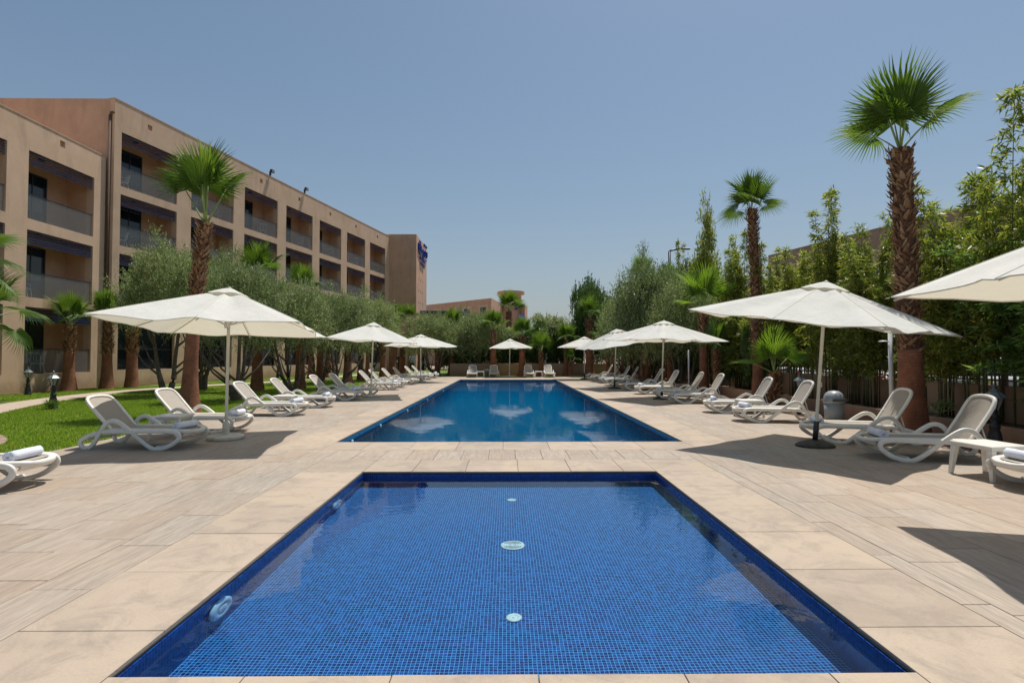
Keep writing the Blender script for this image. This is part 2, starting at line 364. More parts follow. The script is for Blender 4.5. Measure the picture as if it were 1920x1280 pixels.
def link(name, me, parent=None, loc=None, rot=None, **tags):
    o = bpy.data.objects.new(name, me); C.objects.link(o)
    if parent: o.parent = parent
    if loc is not None: o.location = loc
    if rot is not None: o.rotation_euler = rot
    for k, v in tags.items(): o[k] = v
    return o
def thing(name, label, cat, loc=(0, 0, 0), rz=0, group=None):
    o = bpy.data.objects.new(name, None); C.objects.link(o); o.location = loc; o.rotation_euler = (0, 0, rz)
    o.empty_display_size = 0.2; o['label'] = label; o['category'] = cat
    if group: o['group'] = group
    return o
KIDS = {}
def copy_tree(root, loc, rz, label, group=None):
    def cp(o, par):
        c = o.copy(); C.objects.link(c); c.parent = par
        for ch in o.children: cp(ch, c)
        return c
    r = cp(root, None); r.location = loc; r.rotation_euler = (0, 0, rz); r['label'] = label
    if group: r['group'] = group
    return r
def smooth_pts(pts, k=5, closed=False):
    P = [Vector(p) for p in pts]; n = len(P); out = []
    rg = range(n) if closed else range(n - 1)
    for i in rg:
        p0 = P[i - 1] if (closed or i > 0) else P[0]; p1 = P[i]; p2 = P[(i + 1) % n]
        p3 = P[(i + 2) % n] if (closed or i + 2 < n) else P[-1]
        for j in range(k):
            t = j / k
            out.append(0.5 * ((2 * p1) + (p2 - p0) * t + (2 * p0 - 5 * p1 + 4 * p2 - p3) * t * t + (3 * p1 - p0 - 3 * p2 + p3) * t ** 3))
    if not closed: out.append(P[-1])
    return out

# ---------------------------------------------------------------- foliage (numpy)
def leaf_cloud(name, P, D, L, W, mat, seed=0, droop=0.0, parent=None, **tags):
    me = leaf_cloud_mesh(name, P, D, L, W, mat, seed, droop)
    return link(name, me, parent, **tags)
def leaf_cloud_mesh(name, P, D, L, W, mat, seed=0, droop=0.0):
    g = np.random.default_rng(seed); n = len(P)
    D = D / (np.linalg.norm(D, axis=1, keepdims=True) + 1e-9)
    D[:, 2] -= droop; D /= (np.linalg.norm(D, axis=1, keepdims=True) + 1e-9)
    S = g.normal(size=(n, 3)); S[:, 2] *= 0.5; S -= (S * D).sum(1, keepdims=True) * D; S /= (np.linalg.norm(S, axis=1, keepdims=True) + 1e-9)
    Nn = np.cross(D, S)
    l = L * g.uniform(0.6, 1.25, (n, 1)); w2 = W * 0.5 * g.uniform(0.7, 1.2, (n, 1))
    V = np.empty((n, 4, 3), np.float32)
    V[:, 0] = P; V[:, 1] = P + D * l * 0.42 + S * w2 + Nn * w2 * 0.25; V[:, 2] = P + D * l - Nn * l * 0.06; V[:, 3] = P + D * l * 0.42 - S * w2 + Nn * w2 * 0.25
    me = bpy.data.meshes.new(name); me.vertices.add(n * 4); me.vertices.foreach_set('co', V.ravel())
    me.loops.add(n * 4); me.loops.foreach_set('vertex_index', np.arange(n * 4, dtype=np.int32))
    me.polygons.add(n); me.polygons.foreach_set('loop_start', np.arange(0, n * 4, 4, dtype=np.int32))
    me.polygons.foreach_set('loop_total', np.full(n, 4, np.int32))
    me.materials.append(mat); me.update(calc_edges=True); return me

def crown(seed, ells, lumps, twigs, per, tl, up=0.4, lump_r=0.35, spread=0.9):
    """leaf bases and directions: lumps inside the shells of ellipsoids (cx,cy,cz,rx,ry,rz), twigs growing out of every lump"""
    g = np.random.default_rng(seed); Ps = []; Ds = []
    vol = np.array([e[3] * e[4] * e[5] for e in ells]); vol = vol / vol.sum()
    for e, vv in zip(ells, vol):
        c = np.array(e[:3]); r = np.array(e[3:])
        nl = max(3, int(lumps * vv))
        d = g.normal(size=(nl, 3)); d /= np.linalg.norm(d, axis=1, keepdims=True); d[:, 2] = np.where(d[:, 2] < -0.6, -d[:, 2], d[:, 2])
        rad = g.uniform(0.35, 1.0, (nl, 1)) ** 0.5 * g.uniform(0.8, 1.08, (nl, 1))
        lc = c + d * rad * r
        lr = lump_r * r.mean() * g.uniform(0.6, 1.3, nl)
        idx = np.repeat(np.arange(nl), twigs)
        td = g.normal(size=(len(idx), 3)); td += d[idx] * spread; td[:, 2] += up; td /= np.linalg.norm(td, axis=1, keepdims=True)
        tb = lc[idx] + td * (lr[idx][:, None] * g.uniform(0, 0.8, (len(idx), 1)))
        for k in range(per):
            f = (k + g.uniform(0, 1, (len(idx), 1))) / per
            side = g.normal(size=(len(idx), 3))
            Ps.append(tb + td * tl * f * g.uniform(0.8, 1.2, (len(idx), 1))); Ds.append(td * 0.8 + side * 0.55)
    return np.concatenate(Ps), np.concatenate(Ds)

# ================================================================= SETTING
def subtract(rects, ex):
    out = []
    for (a, b, c, d) in rects:
        x0, x1, y0, y1 = ex
        if b <= x0 or a >= x1 or d <= y0 or c >= y1: out.append((a, b, c, d)); continue
        if a < x0: out.append((a, x0, c, d))
        if b > x1: out.append((x1, b, c, d))
        m0, m1 = max(a, x0), min(b, x1)
        if c < y0: out.append((m0, m1, c, y0))
        if d > y1: out.append((m0, m1, y1, d))
    return [r for r in out if r[1] - r[0] > 0.02 and r[3] - r[2] > 0.02]
SP = (-1.87, 1.95, 2.56, 6.98)      # paddling pool opening
BP = (-2.98, 3.10, 9.38, 34.1)      # main pool opening
G1 = (SP[0] - 0.03, SP[1] + 0.03, SP[2] - 0.03, SP[3] + 0.03); G2 = (BP[0] - 0.03, BP[1] + 0.03, BP[2] - 0.03, BP[3] + 0.03)
DK = (-7.2, 7.25, 0.3, 38.6)
# ground to the horizon (with the pools cut out)
mb = MB()
rs = subtract(subtract([(-400, 400, -60, 700)], G1), G2)
for a, b, c, d in rs: mb.add([(a, c, -0.06), (b, c, -0.06), (b, d, -0.06), (a, d, -0.06)], [(0, 1, 2, 3)])
mb.build('ground', M['ground'], kind='structure')
mb = MB()
for a, b, c, d in subtract(subtract([DK], G1), G2): mb.box(a, b, c, d, -0.05, -0.016)
deck = mb.build('pool_deck', M['grout'], kind='structure')
# paving slabs
tiles = []; stones = []
def ring(op, wd, sx, sy, offy):
    x0, x1, y0, y1 = op; rs = []
    def cuts(a, b, st, off=0.0):
        c = [a]; v = a + (off if off else st)
        while v < b - 0.25: c.append(v); v += st
        return c + [b]
    ys = cuts(y0 - wd, y1 + wd, sy, offy)
    for c, d in zip(ys, ys[1:]):
        if d <= y0 + 0.01 and c < y0 - wd + 0.01: pass
        rs.append((x0 - wd, x0, c, d)); rs.append((x1, x1 + wd, c, d))
    xs = cuts(x0, x1, sx, 0.64)
    for a, b in zip(xs, xs[1:]):
        rs.append((a, b, y1, y1 + wd)); rs.append((a, b, y0 - wd, y0))
    return rs
stones += ring(SP, 0.8, 0.69, 0.8, 0.42)
stones += ring(BP, 0.8, 0.76, 0.8, 0.8)
EX1 = (SP[0] - 0.8, SP[1] + 0.8, SP[2] - 0.8, SP[3] + 0.8); EX2 = (BP[0] - 0.8, BP[1] + 0.8, BP[2] - 0.8, BP[3] + 0.8)
x = -7.2 + 0.11; col = 0
xs = [-7.2] + [-2.67 - 0.4 * k for k in range(11, -1, -1)]
xs = [v for v in xs if v >= -7.2] + [-2.67 + 0.4 * k for k in range(1, 25)]
xs = sorted(set(round(v, 3) for v in xs if v < 7.2)) + [7.25]
for a, b in zip(xs, xs[1:]):
    col += 1; y = DK[2] - (0.4 if col % 2 else 0.0) - 0.13 * (col % 3)
    while y < DK[3]:
        r = [(a, b, max(y, DK[2]), min(y + 0.8, DK[3]))]; y += 0.8
        if r[0][3] - r[0][2] < 0.03: continue
        if r[0][0] > -3.2 and r[0][1] < 3.2 and 7.7 < y < 8.6 + 0.4: pass
        for q in subtract(subtract(r, EX1), EX2):
            if q[1] - q[0] > 0.04 and q[3] - q[2] > 0.04: tiles.append(q)
def vis(q):
    cx, cy = (q[0] + q[1]) / 2, (q[2] + q[3]) / 2
    return math.hypot(cx, cy) + (100 if (abs(cx) > 0.97 * cy + 0.4 or cy < 2.2) else 0)
g = 0.0035
def slabs(lst, name, mat, th, limit, parent, seed):
    lst = sorted(lst, key=vis); cache = {}; rr = random.Random(seed); rest = MB()
    for i, (a, b, c, d) in enumerate(lst):
        dz = rr.uniform(-0.0012, 0.0012)
        if i < limit:
            k = (round(b - a, 3), round(d - c, 3))
            if k not in cache:
                m = MB(); hx, hy = k[0] / 2 - g / 2 - .001, k[1] / 2 - g / 2 - .001; m.bbox(-hx, hx, -hy, hy, -th, 0, 0.002); cache[k] = m.mesh(name, mat)
            link(name, cache[k], parent, loc=((a + b) / 2, (c + d) / 2, dz))
        else: rest.bbox(a + g / 2 + .001, b - g / 2 - .001, c + g / 2 + .001, d - g / 2 - .001, -th, dz, 0.002)
    if rest.v: rest.build(name, mat, parent, kind='stuff')
slabs(tiles, 'paving_tile', M['tile'], 0.015, 299, deck, 3)
slabs(stones, 'coping_stone', M['coping'], 0.0145, 299, deck, 4)
# pools
def vol_set(vn):
    vn.inputs['Color'].default_value = (0.01, 0.27, 0.70, 1); vn.inputs['Density'].default_value = 0.17; vn.inputs['Absorption Color'].default_value = (0.10, 0.55, 0.90, 1)
def water_side():
    t = NT('water_body_side'); t.t.nodes.remove(t.b); tr = t.n('ShaderNodeBsdfTransparent'); t.l(tr.outputs[0], t.out.inputs['Surface'])
    v = t.n('ShaderNodeVolumePrincipled'); vol_set(v); t.l(v.outputs[0], t.out.inputs['Volume']); return t.m
def pool(name, op, zf, mf, mw, zw, wmat):
    x0, x1, y0, y1 = op; m = MB()
    m.add([(x0 + .012, y0 + .012, zf), (x1 - .012, y0 + .012, zf), (x1 - .012, y1 - .012, zf), (x0 + .012, y1 - .012, zf)], [(0, 1, 2, 3)], 0)
    t = 0.10; zt = -0.036
    m.box(x0 + .012 - t, x0 + .012, y0 - t, y1 + t, zf - 0.1, zt, 1); m.box(x1 - .012, x1 - .012 + t, y0 - t, y1 + t, zf - 0.1, zt, 1)
    m.box(x0 + .012, x1 - .012, y0 + .012 - t, y0 + .012, zf - 0.1, zt, 1); m.box(x0 + .012, x1 - .012, y1 - .012, y1 - .012 + t, zf - 0.1, zt, 1)
    b = m.build(name, [mf, mw], None, uv=True, kind='structure')
    # grey stone lip and black expansion joint under the coping
    e = MB(); s = MB()
    for (a, c, d, f) in ((x0 - .03, x0, y0 - .03, y1 + .03), (x1, x1 + .03, y0 - .03, y1 + .03), (x0, x1, y0 - .03, y0), (x0, x1, y1, y1 + .03)):
        e.box(a, c, d, f, -0.024, -0.0165)
    e.build('stone_lip', M['edge'], b)
    for (a, c, d, f) in ((x0 - .03, x0 + .003, y0 - .03, y1 + .03), (x1 - .003, x1 + .03, y0 - .03, y1 + .03), (x0 + .003, x1 - .003, y0 - .03, y0 + .003), (x0 + .003, x1 - .003, y1 - .003, y1 + .03)):
        s.box(a, c, d, f, -0.0355, -0.0245)
    s.build('expansion_joint', M['slot'], b)
    w_ = MB(); q = .015
    if zf > -.9: w_.add([(x0 + .012, y0 + .012, zw), (x1 - .012, y0 + .012, zw), (x1 - .012, y1 - .012, zw), (x0 + .012, y1 - .012, zw)], [(0, 1, 2, 3)]); wm = [wmat]
    else:
        w_.box(x0 + q, x1 - q, y0 + q, y1 - q, zf + .004, zw); w_.mi = [1, 0, 1, 1, 1, 1]; sd = water_side(); wm = [wmat, sd]
        vn = wmat.node_tree.nodes.new('ShaderNodeVolumePrincipled'); vol_set(vn); wmat.node_tree.links.new(vn.outputs[0], wmat.node_tree.nodes['Material Output'].inputs['Volume'])
    wo = w_.build(name + '_water', wm, None, kind='structure')
    if zf > -.9: sun_d.cycles.is_caustics_light = True; wo.cycles.is_caustics_caster = True; b.cycles.is_caustics_receiver = True; wo.data.polygons[0].use_smooth = True
    return b
pp = pool('paddling_pool', SP, -0.48, M['blue'], M['bluew'], -0.07, M['water'])
mp = pool('swimming_pool', BP, -1.25, M['deep'], M['deep'], -0.10, M['water2'])
# fittings
def inlet(x, y, z, parent, r=0.045):
    m = MB(); m.lathe([(r, z), (r, z + .008), (r * .8, z + .012), (r * .55, z + .012), (r * .5, z + .006), (r * .2, z + .006), (r * .18, z + .012), (0.001, z + .012)], 20, x, y)
    m.build('floor_inlet', M['fitting'], parent).cycles.is_caustics_receiver = True
inlet(0.05, 3.62, -0.479, pp, .055); inlet(0.06, 6.3, -0.479, pp, .055)
dr = MB(); dr.lathe([(0.11, -.479), (.11, -.467), (.10, -.464), (.001, -.464)], 28, 0.055, 4.88)
d_o = dr.build('floor_drain', M['fitting'], pp); d_o.cycles.is_caustics_receiver = True
sl = MB()
for rr_ in (0.03, 0.048, 0.066, 0.084):
    for q in range(2):
        pts = [(0.055 + rr_ * cos(a), 4.88 + rr_ * sin(a), -.4635) for a in [q * pi + R(25) + R(130) * k / 8 for k in range(9)]]
        sl.tube(pts, 0.0035, 4)
sl.build('grille_slot', M['slot'], d_o)
def wall_light(x, y, z, sx):
    o = thing('underwater_light', 'x', 'pool light', (x, y, z))
    m = MB(); m.lathe([(0.085, 0), (0.10, .006), (0.10, .016), (.085, .026), (.055, .028), (.05, .022), (.001, .022)], 28)
    c = m.build('lamp_body', M['bfitting'], o); c.rotation_euler = (0, R(90) * sx, 0); c.scale = (1.3, 1.3, 1.3); c.cycles.is_caustics_receiver = True
    m = MB(); m.lathe([(0.048, .023), (0.03, .028), (.001, .030)], 20)
    c = m.build('lens', M['bfitting'], o); c.rotation_euler = (0, R(90) * sx, 0); c.scale = (1.3, 1.3, 1.3); c.cycles.is_caustics_receiver = True
    return o
a = wall_light(SP[0] + .013, 3.50, -.20, 1); a['label'] = 'round pale blue underwater light low on the left wall of the paddling pool, nearer one'
a = wall_light(SP[0] + .013, 5.85, -.20, 1); a['label'] = 'round pale blue underwater light on the left paddling pool wall near the far corner'
for i, y in enumerate((10.3, 12.6, 16.0, 20, 25)):
    m = MB(); m.lathe([(0.05, 0), (0.05, .02), (.02, .03), (.001, .03)], 16)
    c = m.build('wall_inlet', M['fitting'], mp); c.location = (BP[0] + .013, y, -.15); c.rotation_euler = (0, R(90), 0)

# lawn, path, round patio, soil beds
m = MB()
for (a, b, c, d) in ((-32, -7.2, -6, 62), (-7.2, 9.4, 38.6, 40.5), (-7.2, -4.4, 40.5, 60)):
    m.add([(a, c, -0.02), (b, c, -0.02), (b, d, -0.02), (a, d, -0.02)], [(0, 1, 2, 3)])
m.build('lawn', M['lawn'], kind='structure')
pathc = smooth_pts([(-12.6, 11.5, 0), (-13.7, 13.7, 0), (-14.9, 16.3, 0), (-15.9, 19.6, 0), (-16.2, 23.2, 0), (-15.3, 27, 0), (-13.6, 31, 0), (-12.5, 36, 0), (-11.5, 43, 0), (-9, 50, 0)], 8)
m = MB(); vs = []; fs = []
for i, p in enumerate(pathc):
    t = (pathc[min(i + 1, len(pathc) - 1)] - pathc[max(i - 1, 0)]).normalized(); s = Vector((t.y, -t.x, 0))
    for sg, z in ((-1, -.014), (-1, 0.004), (1, 0.004), (1, -.014)): vs.append((p.x + s.x * .62 * sg, p.y + s.y * .62 * sg, z))
for i in range(len(pathc) - 1):
    for k in range(3): fs.append((i * 4 + k, i * 4 + k + 1, i * 4 + 5 + k, i * 4 + 4 + k))
m.add(vs, fs); m.build('garden_path', M['pave'], kind='structure')
m = MB(); m.lathe([(2.93, -.019), (2.93, -.012), (.01, -.012)], 72, -11.15, 7.75, cap=False)
dk = m.build('round_patio', M['grout'], kind='structure')
cnt = 0
for ringi, (ra, rb) in enumerate(((2.62, 2.95), (2.28, 2.61), (1.94, 2.27), (1.6, 1.93), (1.26, 1.59))):
    n = int(2 * pi * rb / 0.62)
    mm = MB(); da = 2 * pi / n * 0.985; vs = []; K = 4
    for k in range(K + 1):
        for r_, z in ((ra, -.014), (ra, .006), (rb, .006), (rb, -.014)): vs.append((r_ * cos(da * k / K), r_ * sin(da * k / K), z))
    fs = [(0, 3, 2, 1), (K * 4, K * 4 + 1, K * 4 + 2, K * 4 + 3)]
    for k in range(K):
        for j in range(3): fs.append((k * 4 + j, k * 4 + 4 + j, k * 4 + 5 + j, k * 4 + 1 + j))
    mm.add(vs, fs); me = mm.mesh('paving_brick', M['brick'])
    for k in range(n): link('paving_brick', me, dk, loc=(-11.15, 7.75, rng.uniform(-.002, .002)), rot=(0, 0, 2 * pi * k / n + ringi))
m = MB(); m.add([(7.25, -6, -.02), (8.2, -6, -.02), (8.2, 38.6, -.02), (7.25, 38.6, -.02)], [(0, 1, 2, 3)])
m.add([(8.35, -6, .24), (9.45, -6, .24), (9.45, 40.5, .24), (8.35, 40.5, .24)], [(0, 1, 2, 3)])
m.add([(-4.4, 40.75, .2), (9.45, 40.75, .2), (9.45, 46, .2), (-4.4, 46, .2)], [(0, 1, 2, 3)])
m.build('soil_bed', M['soil'], kind='structure')
m = MB(); m.add([(9.9, -6, -.02), (24, -6, -.02), (30, 90, -.02), (9.9, 90, -.02)], [(0, 1, 2, 3)])
m.build('street', M['asphalt'], kind='structure')
# grass blades
gg = np.random.default_rng(5)
def blades(n, x0, x1, y0, y1, keep):
    p = np.stack([gg.uniform(x0, x1, n), gg.uniform(y0, y1, n), np.full(n, -0.02)], 1)
    return p[keep(p)]
pcx = np.array([(q.x, q.y) for q in pathc])
def keepl(p):
    k = np.ones(len(p), bool)
    for q in pcx: k &= (np.hypot(p[:, 0] - q[0], p[:, 1] - q[1]) > 0.60)
    k &= np.hypot(p[:, 0] + 11.15, p[:, 1] - 7.75) > 2.93
    k &= p[:, 0] > -0.97 * p[:, 1]
    k &= p[:, 0] > np.where(p[:, 1] < 26, -19.3, -19.0 + (p[:, 1] - 26) * .225)
    return k
P = np.concatenate([blades(170000, -15, -7.17, 7.5, 18, keepl), blades(90000, -20, -7.17, 18, 27, keepl), blades(40000, -17, -7.17, 27, 40, keepl), blades(9000, -7.2, 9, 38.62, 40.3, lambda p: p[:, 1] > 0)])
D = gg.normal(size=P.shape) * .45; D[:, 2] = 1
leaf_cloud('grass', P, D, 0.055, 0.012, M['grassb'], 8, kind='stuff')
# curb, retaining wall and fence on the right; end wall
o = MB()
o.bbox(8.2, 8.35, -6, 38.6, -.05, .33, .012); o.build('low_planter_wall', M['gwall'], label='long low rendered planter wall behind the right-hand loungers', category='wall')
o = MB(); o.bbox(9.45, 9.7, -6, 40.5, -.05, .93, .015); o.build('retaining_wall', M['gwall'], label='tan retaining wall under the metal fence on the right', category='wall')
o = MB(); o.bbox(-4.3, 9.7, 40.5, 40.72, -.05, .93, .015); o.build('end_wall', M['gwall'], label='tan garden wall behind the four sunbeds at the far end of the pool', category='wall')
fn = thing('bar_fence', 'metal bar fence on top of the right retaining wall, seen through the bamboo', 'fence', (9.57, 0, .93))
me = MB(); me.box(-.012, .012, -.012, .012, 0, .92); bar = me.mesh('fence_bar', plain('fence_paint', (0.20, 0.155, 0.12), .6))
for k in range(190): link('fence_bar', bar, fn, loc=(0, 5 + k * .165, 0))
for z in (.08, .78):
    r_ = MB(); r_.box(-.008, .008, 3, 40.2, z, z + .035); r_.build('rail', M['pipe'], fn)
pm = MB(); pm.box(-.03, .03, -.03, .03, 0, 1.0); pmm = pm.mesh('fence_post', M['pipe'])
for k in range(13): link('fence_post', pmm, fn, loc=(0.04, 4.92 + k * 2.64, 0))

# ================================================================= BUILDINGS
def louvre_meshes(wd, n=5):
    s = MB(); s.add([(0, .0, 0), (wd, .0, 0), (wd, .085, .065), (0, .085, .065), (0, .012, -.014), (wd, .012, -.014), (wd, .097, .051), (0, .097, .051)],
                    [(0, 1, 2, 3), (4, 7, 6, 5), (0, 4, 5, 1), (3, 2, 6, 7), (0, 3, 7, 4), (1, 5, 6, 2)])
    return s.mesh('slat', M['louv'])
def hotel(name, label, loc, rz, L, s0, pitch, ow, nb, floors, roof, mat, ground_glass, depth=14, first=0):
    """local x along the facade, +y into the building, floors = [(floor z, opening top z)]"""
    root = thing(name, label, 'building', loc, rz)
    w_ = MB(); ops = [(s0 + i * pitch, s0 + i * pitch + ow) for i in range(nb)]
    edges = [0] + [e for o_ in ops for e in o_] + [L]
    zt = floors[-1][1]
    T = 0.35
    w_.box(0, L, 0, T, 0, floors[0][0])                                   # plinth
    for i in range(0, len(edges), 2):                                      # pillars
        if edges[i + 1] - edges[i] > .01: w_.box(edges[i], edges[i + 1], 0, T, floors[0][0], zt)
    for (a, b) in zip(floors, floors[1:]):                                 # spandrels
        for o_ in ops: w_.box(o_[0], o_[1], 0, T, a[1], b[0])
    # parapet with niches
    zn0, zn1 = zt + 0.75, zt + 1.02; nw = .27
    w_.box(0, L, 0, T, zt, zn0); w_.box(0, L, 0, T, zn1, roof); prev = 0
    for o_ in ops:
        c = (o_[0] + o_[1]) / 2 - .1; w_.box(prev, c - nw / 2, 0, T, zn0, zn1); w_.box(c - nw / 2, c + nw / 2, .13, T, zn0, zn1); prev = c + nw / 2
    w_.box(prev, L, 0, T, zn0, zn1)
    w_.box(0, T, T, min(depth, 1.6 if ground_glass else depth), 0, roof); w_.box(L - T, L, T, depth, 0, roof); w_.box(T, L - T, depth - T, depth, 0, roof)
    w_.box(T, L - T, T, depth - T, roof - .7, roof - .5)
    w_.build('wall', mat, root)
    inn = MB(); bd = 1.25
    for i in range(0, len(edges) - 1, 2):                                  # partitions behind the pillars
        a, b = edges[i], edges[i + 1]
        if a == 0: a = T
        if b == L: b = L - T
        if b - a > .05: inn.box(a, b, T, bd, floors[0][0] - .3, zt + .2)
    for fz, ft in floors:
        for o_ in ops:
            inn.box(o_[0], o_[1], T, bd, fz - .22, fz - .002); inn.box(o_[0], o_[1], T, bd, ft + .15, ft + .18)
    inn.box(T, L - T, bd, bd + .2, 0, zt + .3)
    inn.build('balcony_lining', M['wallin'], root)
    cp = MB(); cp.box(-.02, L + .02, -.02, T + .02, roof, roof + .05); cp.build('coping', M['wallp'], root)
    slat = louvre_meshes(ow - .04)
    gm = MB(); gm.box(0.03, ow - .03, 0, .014, 0, 1.0); gme = gm.mesh('glass_balustrade', M['bglass'])
    rm = MB(); rm.box(0.0, ow, -.012, .026, 1.002, 1.03); rme = rm.mesh('handrail', M['frame'])
    dm = MB(); dm.box(0, 1.35, -.05, .0, 0.02, 2.28); dme = dm.mesh('door', M['dglass'])
    fm = MB()
    for a, b, c, d in ((-.06, 0, 0, 2.34), (1.35, 1.41, 0, 2.34), (0, 1.35, 2.28, 2.34), (.66, .70, .02, 2.28)): fm.box(a, b, -.07, 0, c, d)
    fme = fm.mesh('door_frame', M['frame'])
    lm = MB(); lm.lathe([(.13, 0), (.13, -.05), (.1, -.07), (.001, -.07)], 16); lme = lm.mesh('ceiling_lamp', M['frame'])
    for bi, o_ in enumerate(ops):
        for fi, (fz, ft) in enumerate(floors):
            if fi == 0 and ground_glass:
                g_ = MB(); g_.box(o_[0] + .05, o_[1] - .05, .22, .25, fz + .05, ft - .05); wn = g_.build('window', M['dglass'], root)
                f_ = MB()
                for (a, b, c, d) in ((o_[0], o_[0] + .05, fz, ft), (o_[1] - .05, o_[1], fz, ft), (o_[0] + .05, o_[1] - .05, fz, fz + .05), (o_[0] + .05, o_[1] - .05, ft - .05, ft), (o_[0] + .05, o_[1] - .05, fz + 1.02, fz + 1.07)):
                    f_.box(a, b, .16, .215, c, d)
                f_.build('frame', M['frame'], wn)
                continue
            lv = MB(); lv.box(o_[0], o_[1], .05, .14, ft - .03, ft - .002)
            lo = lv.build('louvre_blind', M['louv'], root)
            for k in range(5): link('slat', slat, lo, loc=(o_[0] + .02, .045, ft - .54 + .1 * k))
            link('glass_balustrade', gme, root, loc=(o_[0], .06, fz + .02)); link('handrail', rme, root, loc=(o_[0], .06, fz + .02))
            d_ = link('balcony_door', dme, root, loc=(o_[0] + .85, bd - .005, fz)); link('door_frame', fme, d_, loc=(0, 0, 0))
            link('ceiling_lamp', lme, root, loc=(o_[0] + 1.5, .8, ft + .148))
    return root, ops
WF = [(0.75, 3.5), (3.9, 6.65), (7.1, 9.9)]
hw, wops = hotel('hotel_wing', 'three storey tan hotel wing with balconies at the left edge of the photo', (-19.5, 8.2, 0), R(90), 17.7, .35, 4.40, 3.45, 4, WF, 11.15, M['wall'], False)
MF = [(0.8, 3.45), (3.9, 6.55), (6.95, 9.5), (9.9, 12.6)]
mr_ = R(90 - 12.7)
hm, mops = hotel('hotel_main_block', 'long four storey tan hotel block receding along the left side with seven bays of balconies', (-19.2, 26.02, 0), mr_, 31.4, .38, 4.37, 3.38, 7, MF, 14.1, M['wall'], True)
def hot_pt(u, inward, z, o=(-19.2, 26.02), rz=mr_):
    return (o[0] + cos(rz) * u - sin(rz) * inward, o[1] + sin(rz) * u + cos(rz) * inward, z)
# plain side wall (south) of the main block rising behind the wing
m = MB(); m.box(-34, -19.32, 26.08, 26.4, 0, 14.13); sw = m.build('side_wall', M['wallp'], None); sw['label'] = 'tall blank tan end wall of the hotel rising above the lower wing'; sw['category'] = 'wall'
dp = MB(); dp.tube([(-19.43, 26.02, 13.3), (-19.43, 26.02, .3)], .07, 8); dp.tube([(-19.2, 26.0, 13.42), (-19.35, 25.97, 13.42), (-19.43, 26.02, 13.25)], .05, 8)
dp.build('drainpipe', M['pipe'], label='brown drainpipe in the corner between the hotel wing and the main block', category='drainpipe')
# tower
tw = thing('sign_tower', 'plain tan tower at the end of the hotel carrying blue lettering', 'building', (0, 0, 0))
m = MB(); X1 = -9.55; Y0, Y1 = 56.2, 63.4
hol = []
cols_ = [57.9 + .0, 59.1, 60.3]; rows_ = [11.05, 9.85, 8.6, 7.3, 6.0]
m.box(-20, X1 - .3, Y0, Y1, 0, 14.35)
zc = [0]
for z in sorted(rows_): zc += [z - .14, z + .14]
zc.append(14.35)
for i in range(len(zc) - 1):
    if i % 2 == 0: m.box(X1 - .3, X1, Y0, Y1, zc[i], zc[i + 1])
    else:
        yy = Y0
        for cy in cols_:
            m.box(X1 - .3, X1, yy, cy - .13, zc[i], zc[i + 1]); m.box(X1 - .3, X1 - .22, cy - .13, cy + .13, zc[i], zc[i + 1]); yy = cy + .13
        m.box(X1 - .3, X1, yy, Y1, zc[i], zc[i + 1])
m.build('wall', M['wallp'], tw)
sg = thing('hotel_sign', 'blue raised arabic lettering with two small lines below it on the tower', 'sign', (X1, 60, 12.7))
def stroke(pts, r=.15): 
    q = MB(); r = r * .72; q.tube([(0.10, p[0], p[1]) for p in smooth_pts([(a, b, 0) for a, b in pts], 4)], r, 8, flat=(.08, r)); return q
# u = metres along the wall from the sign's middle, z above its foot
q = stroke([(-2.9, .95), (-2.85, .25), (-2.3, .02), (-1.6, .02), (-1.5, .3), (-1.5, .95)], .17); q.build('letter', M['sign'], sg)
q = stroke([(-2.1, 1.35), (-2.1, .05)], .17); q.build('letter', M['sign'], sg)
q = stroke([(-1.5, .05), (-.8, .1), (-.75, .6)], .15); q.build('letter', M['sign'], sg)
q = stroke([(0.0, .85), (-.1, .2), (.7, -.25), (1.8, -.25), (2.6, .2), (2.65, 1.0)], .19); q.build('letter', M['sign'], sg)
q = stroke([(.9, .25), (.95, .85), (1.7, .9), (1.8, .3), (1.0, .25)], .14); q.build('letter', M['sign'], sg)
for u, z in ((.9, 1.45), (1.5, 1.45), (2.4, 1.5)):
    q = MB(); q.box(.05, .2, u - .16, u + .16, z - .13, z + .13); q.build('letter_dot', M['sign'], sg)
for (u0, z0, hh, n) in ((-1.9, -.6, .32, 9), (-1.5, -1.12, .26, 7)):
    for k in range(n):
        u = u0 + k * .36; q = MB(); q.box(.05, .16, u, u + .1, z0, z0 + hh); q.box(.05, .16, u + .1, u + .27, z0 + (hh - .07) * (k % 3) / 2, z0 + (hh - .07) * (k % 3) / 2 + .07)
        q.build('small_letter', M['sign'], sg)
# entrance canopy beyond the tower
ca = thing('entrance_canopy', 'dark navy flat canopy beside the foot of the tower', 'canopy', (-8, 60, 0))
m = MB(); m.bbox(-1.55, 3.3, -1.2, 6, 5.3, 6.5, .03); m.build('roof_slab', M['canopy'], ca)
for x_ in (-1.2, 3.0):
    m = MB(); m.box(x_, x_ + .3, -.9, -.6, 0, 5.3); m.build('column', M['wallin'], ca)
# annexe behind
an = thing('annexe_building', 'low pinkish annexe with small windows beyond the end of the garden', 'building', (0, 0, 0))
m = MB(); YA = 85
m.add([(-15.5, YA + 14, 0), (2.6 - 1.4, YA, 0), (2.6 - 1.4, YA, 10.6), (-15.5, YA + 14, 11.0)], [(0, 1, 2, 3)])
m = MB()
def prism(m, pts, z0, z1, mi=0):
    n = len(pts); vs = [(p[0], p[1], z0) for p in pts] + [(p[0], p[1], z1) for p in pts]
    m.add(vs, [tuple(range(n - 1, -1, -1)), tuple(range(n, 2 * n))] + [(k, (k + 1) % n, n + (k + 1) % n, n + k) for k in range(n)], mi)
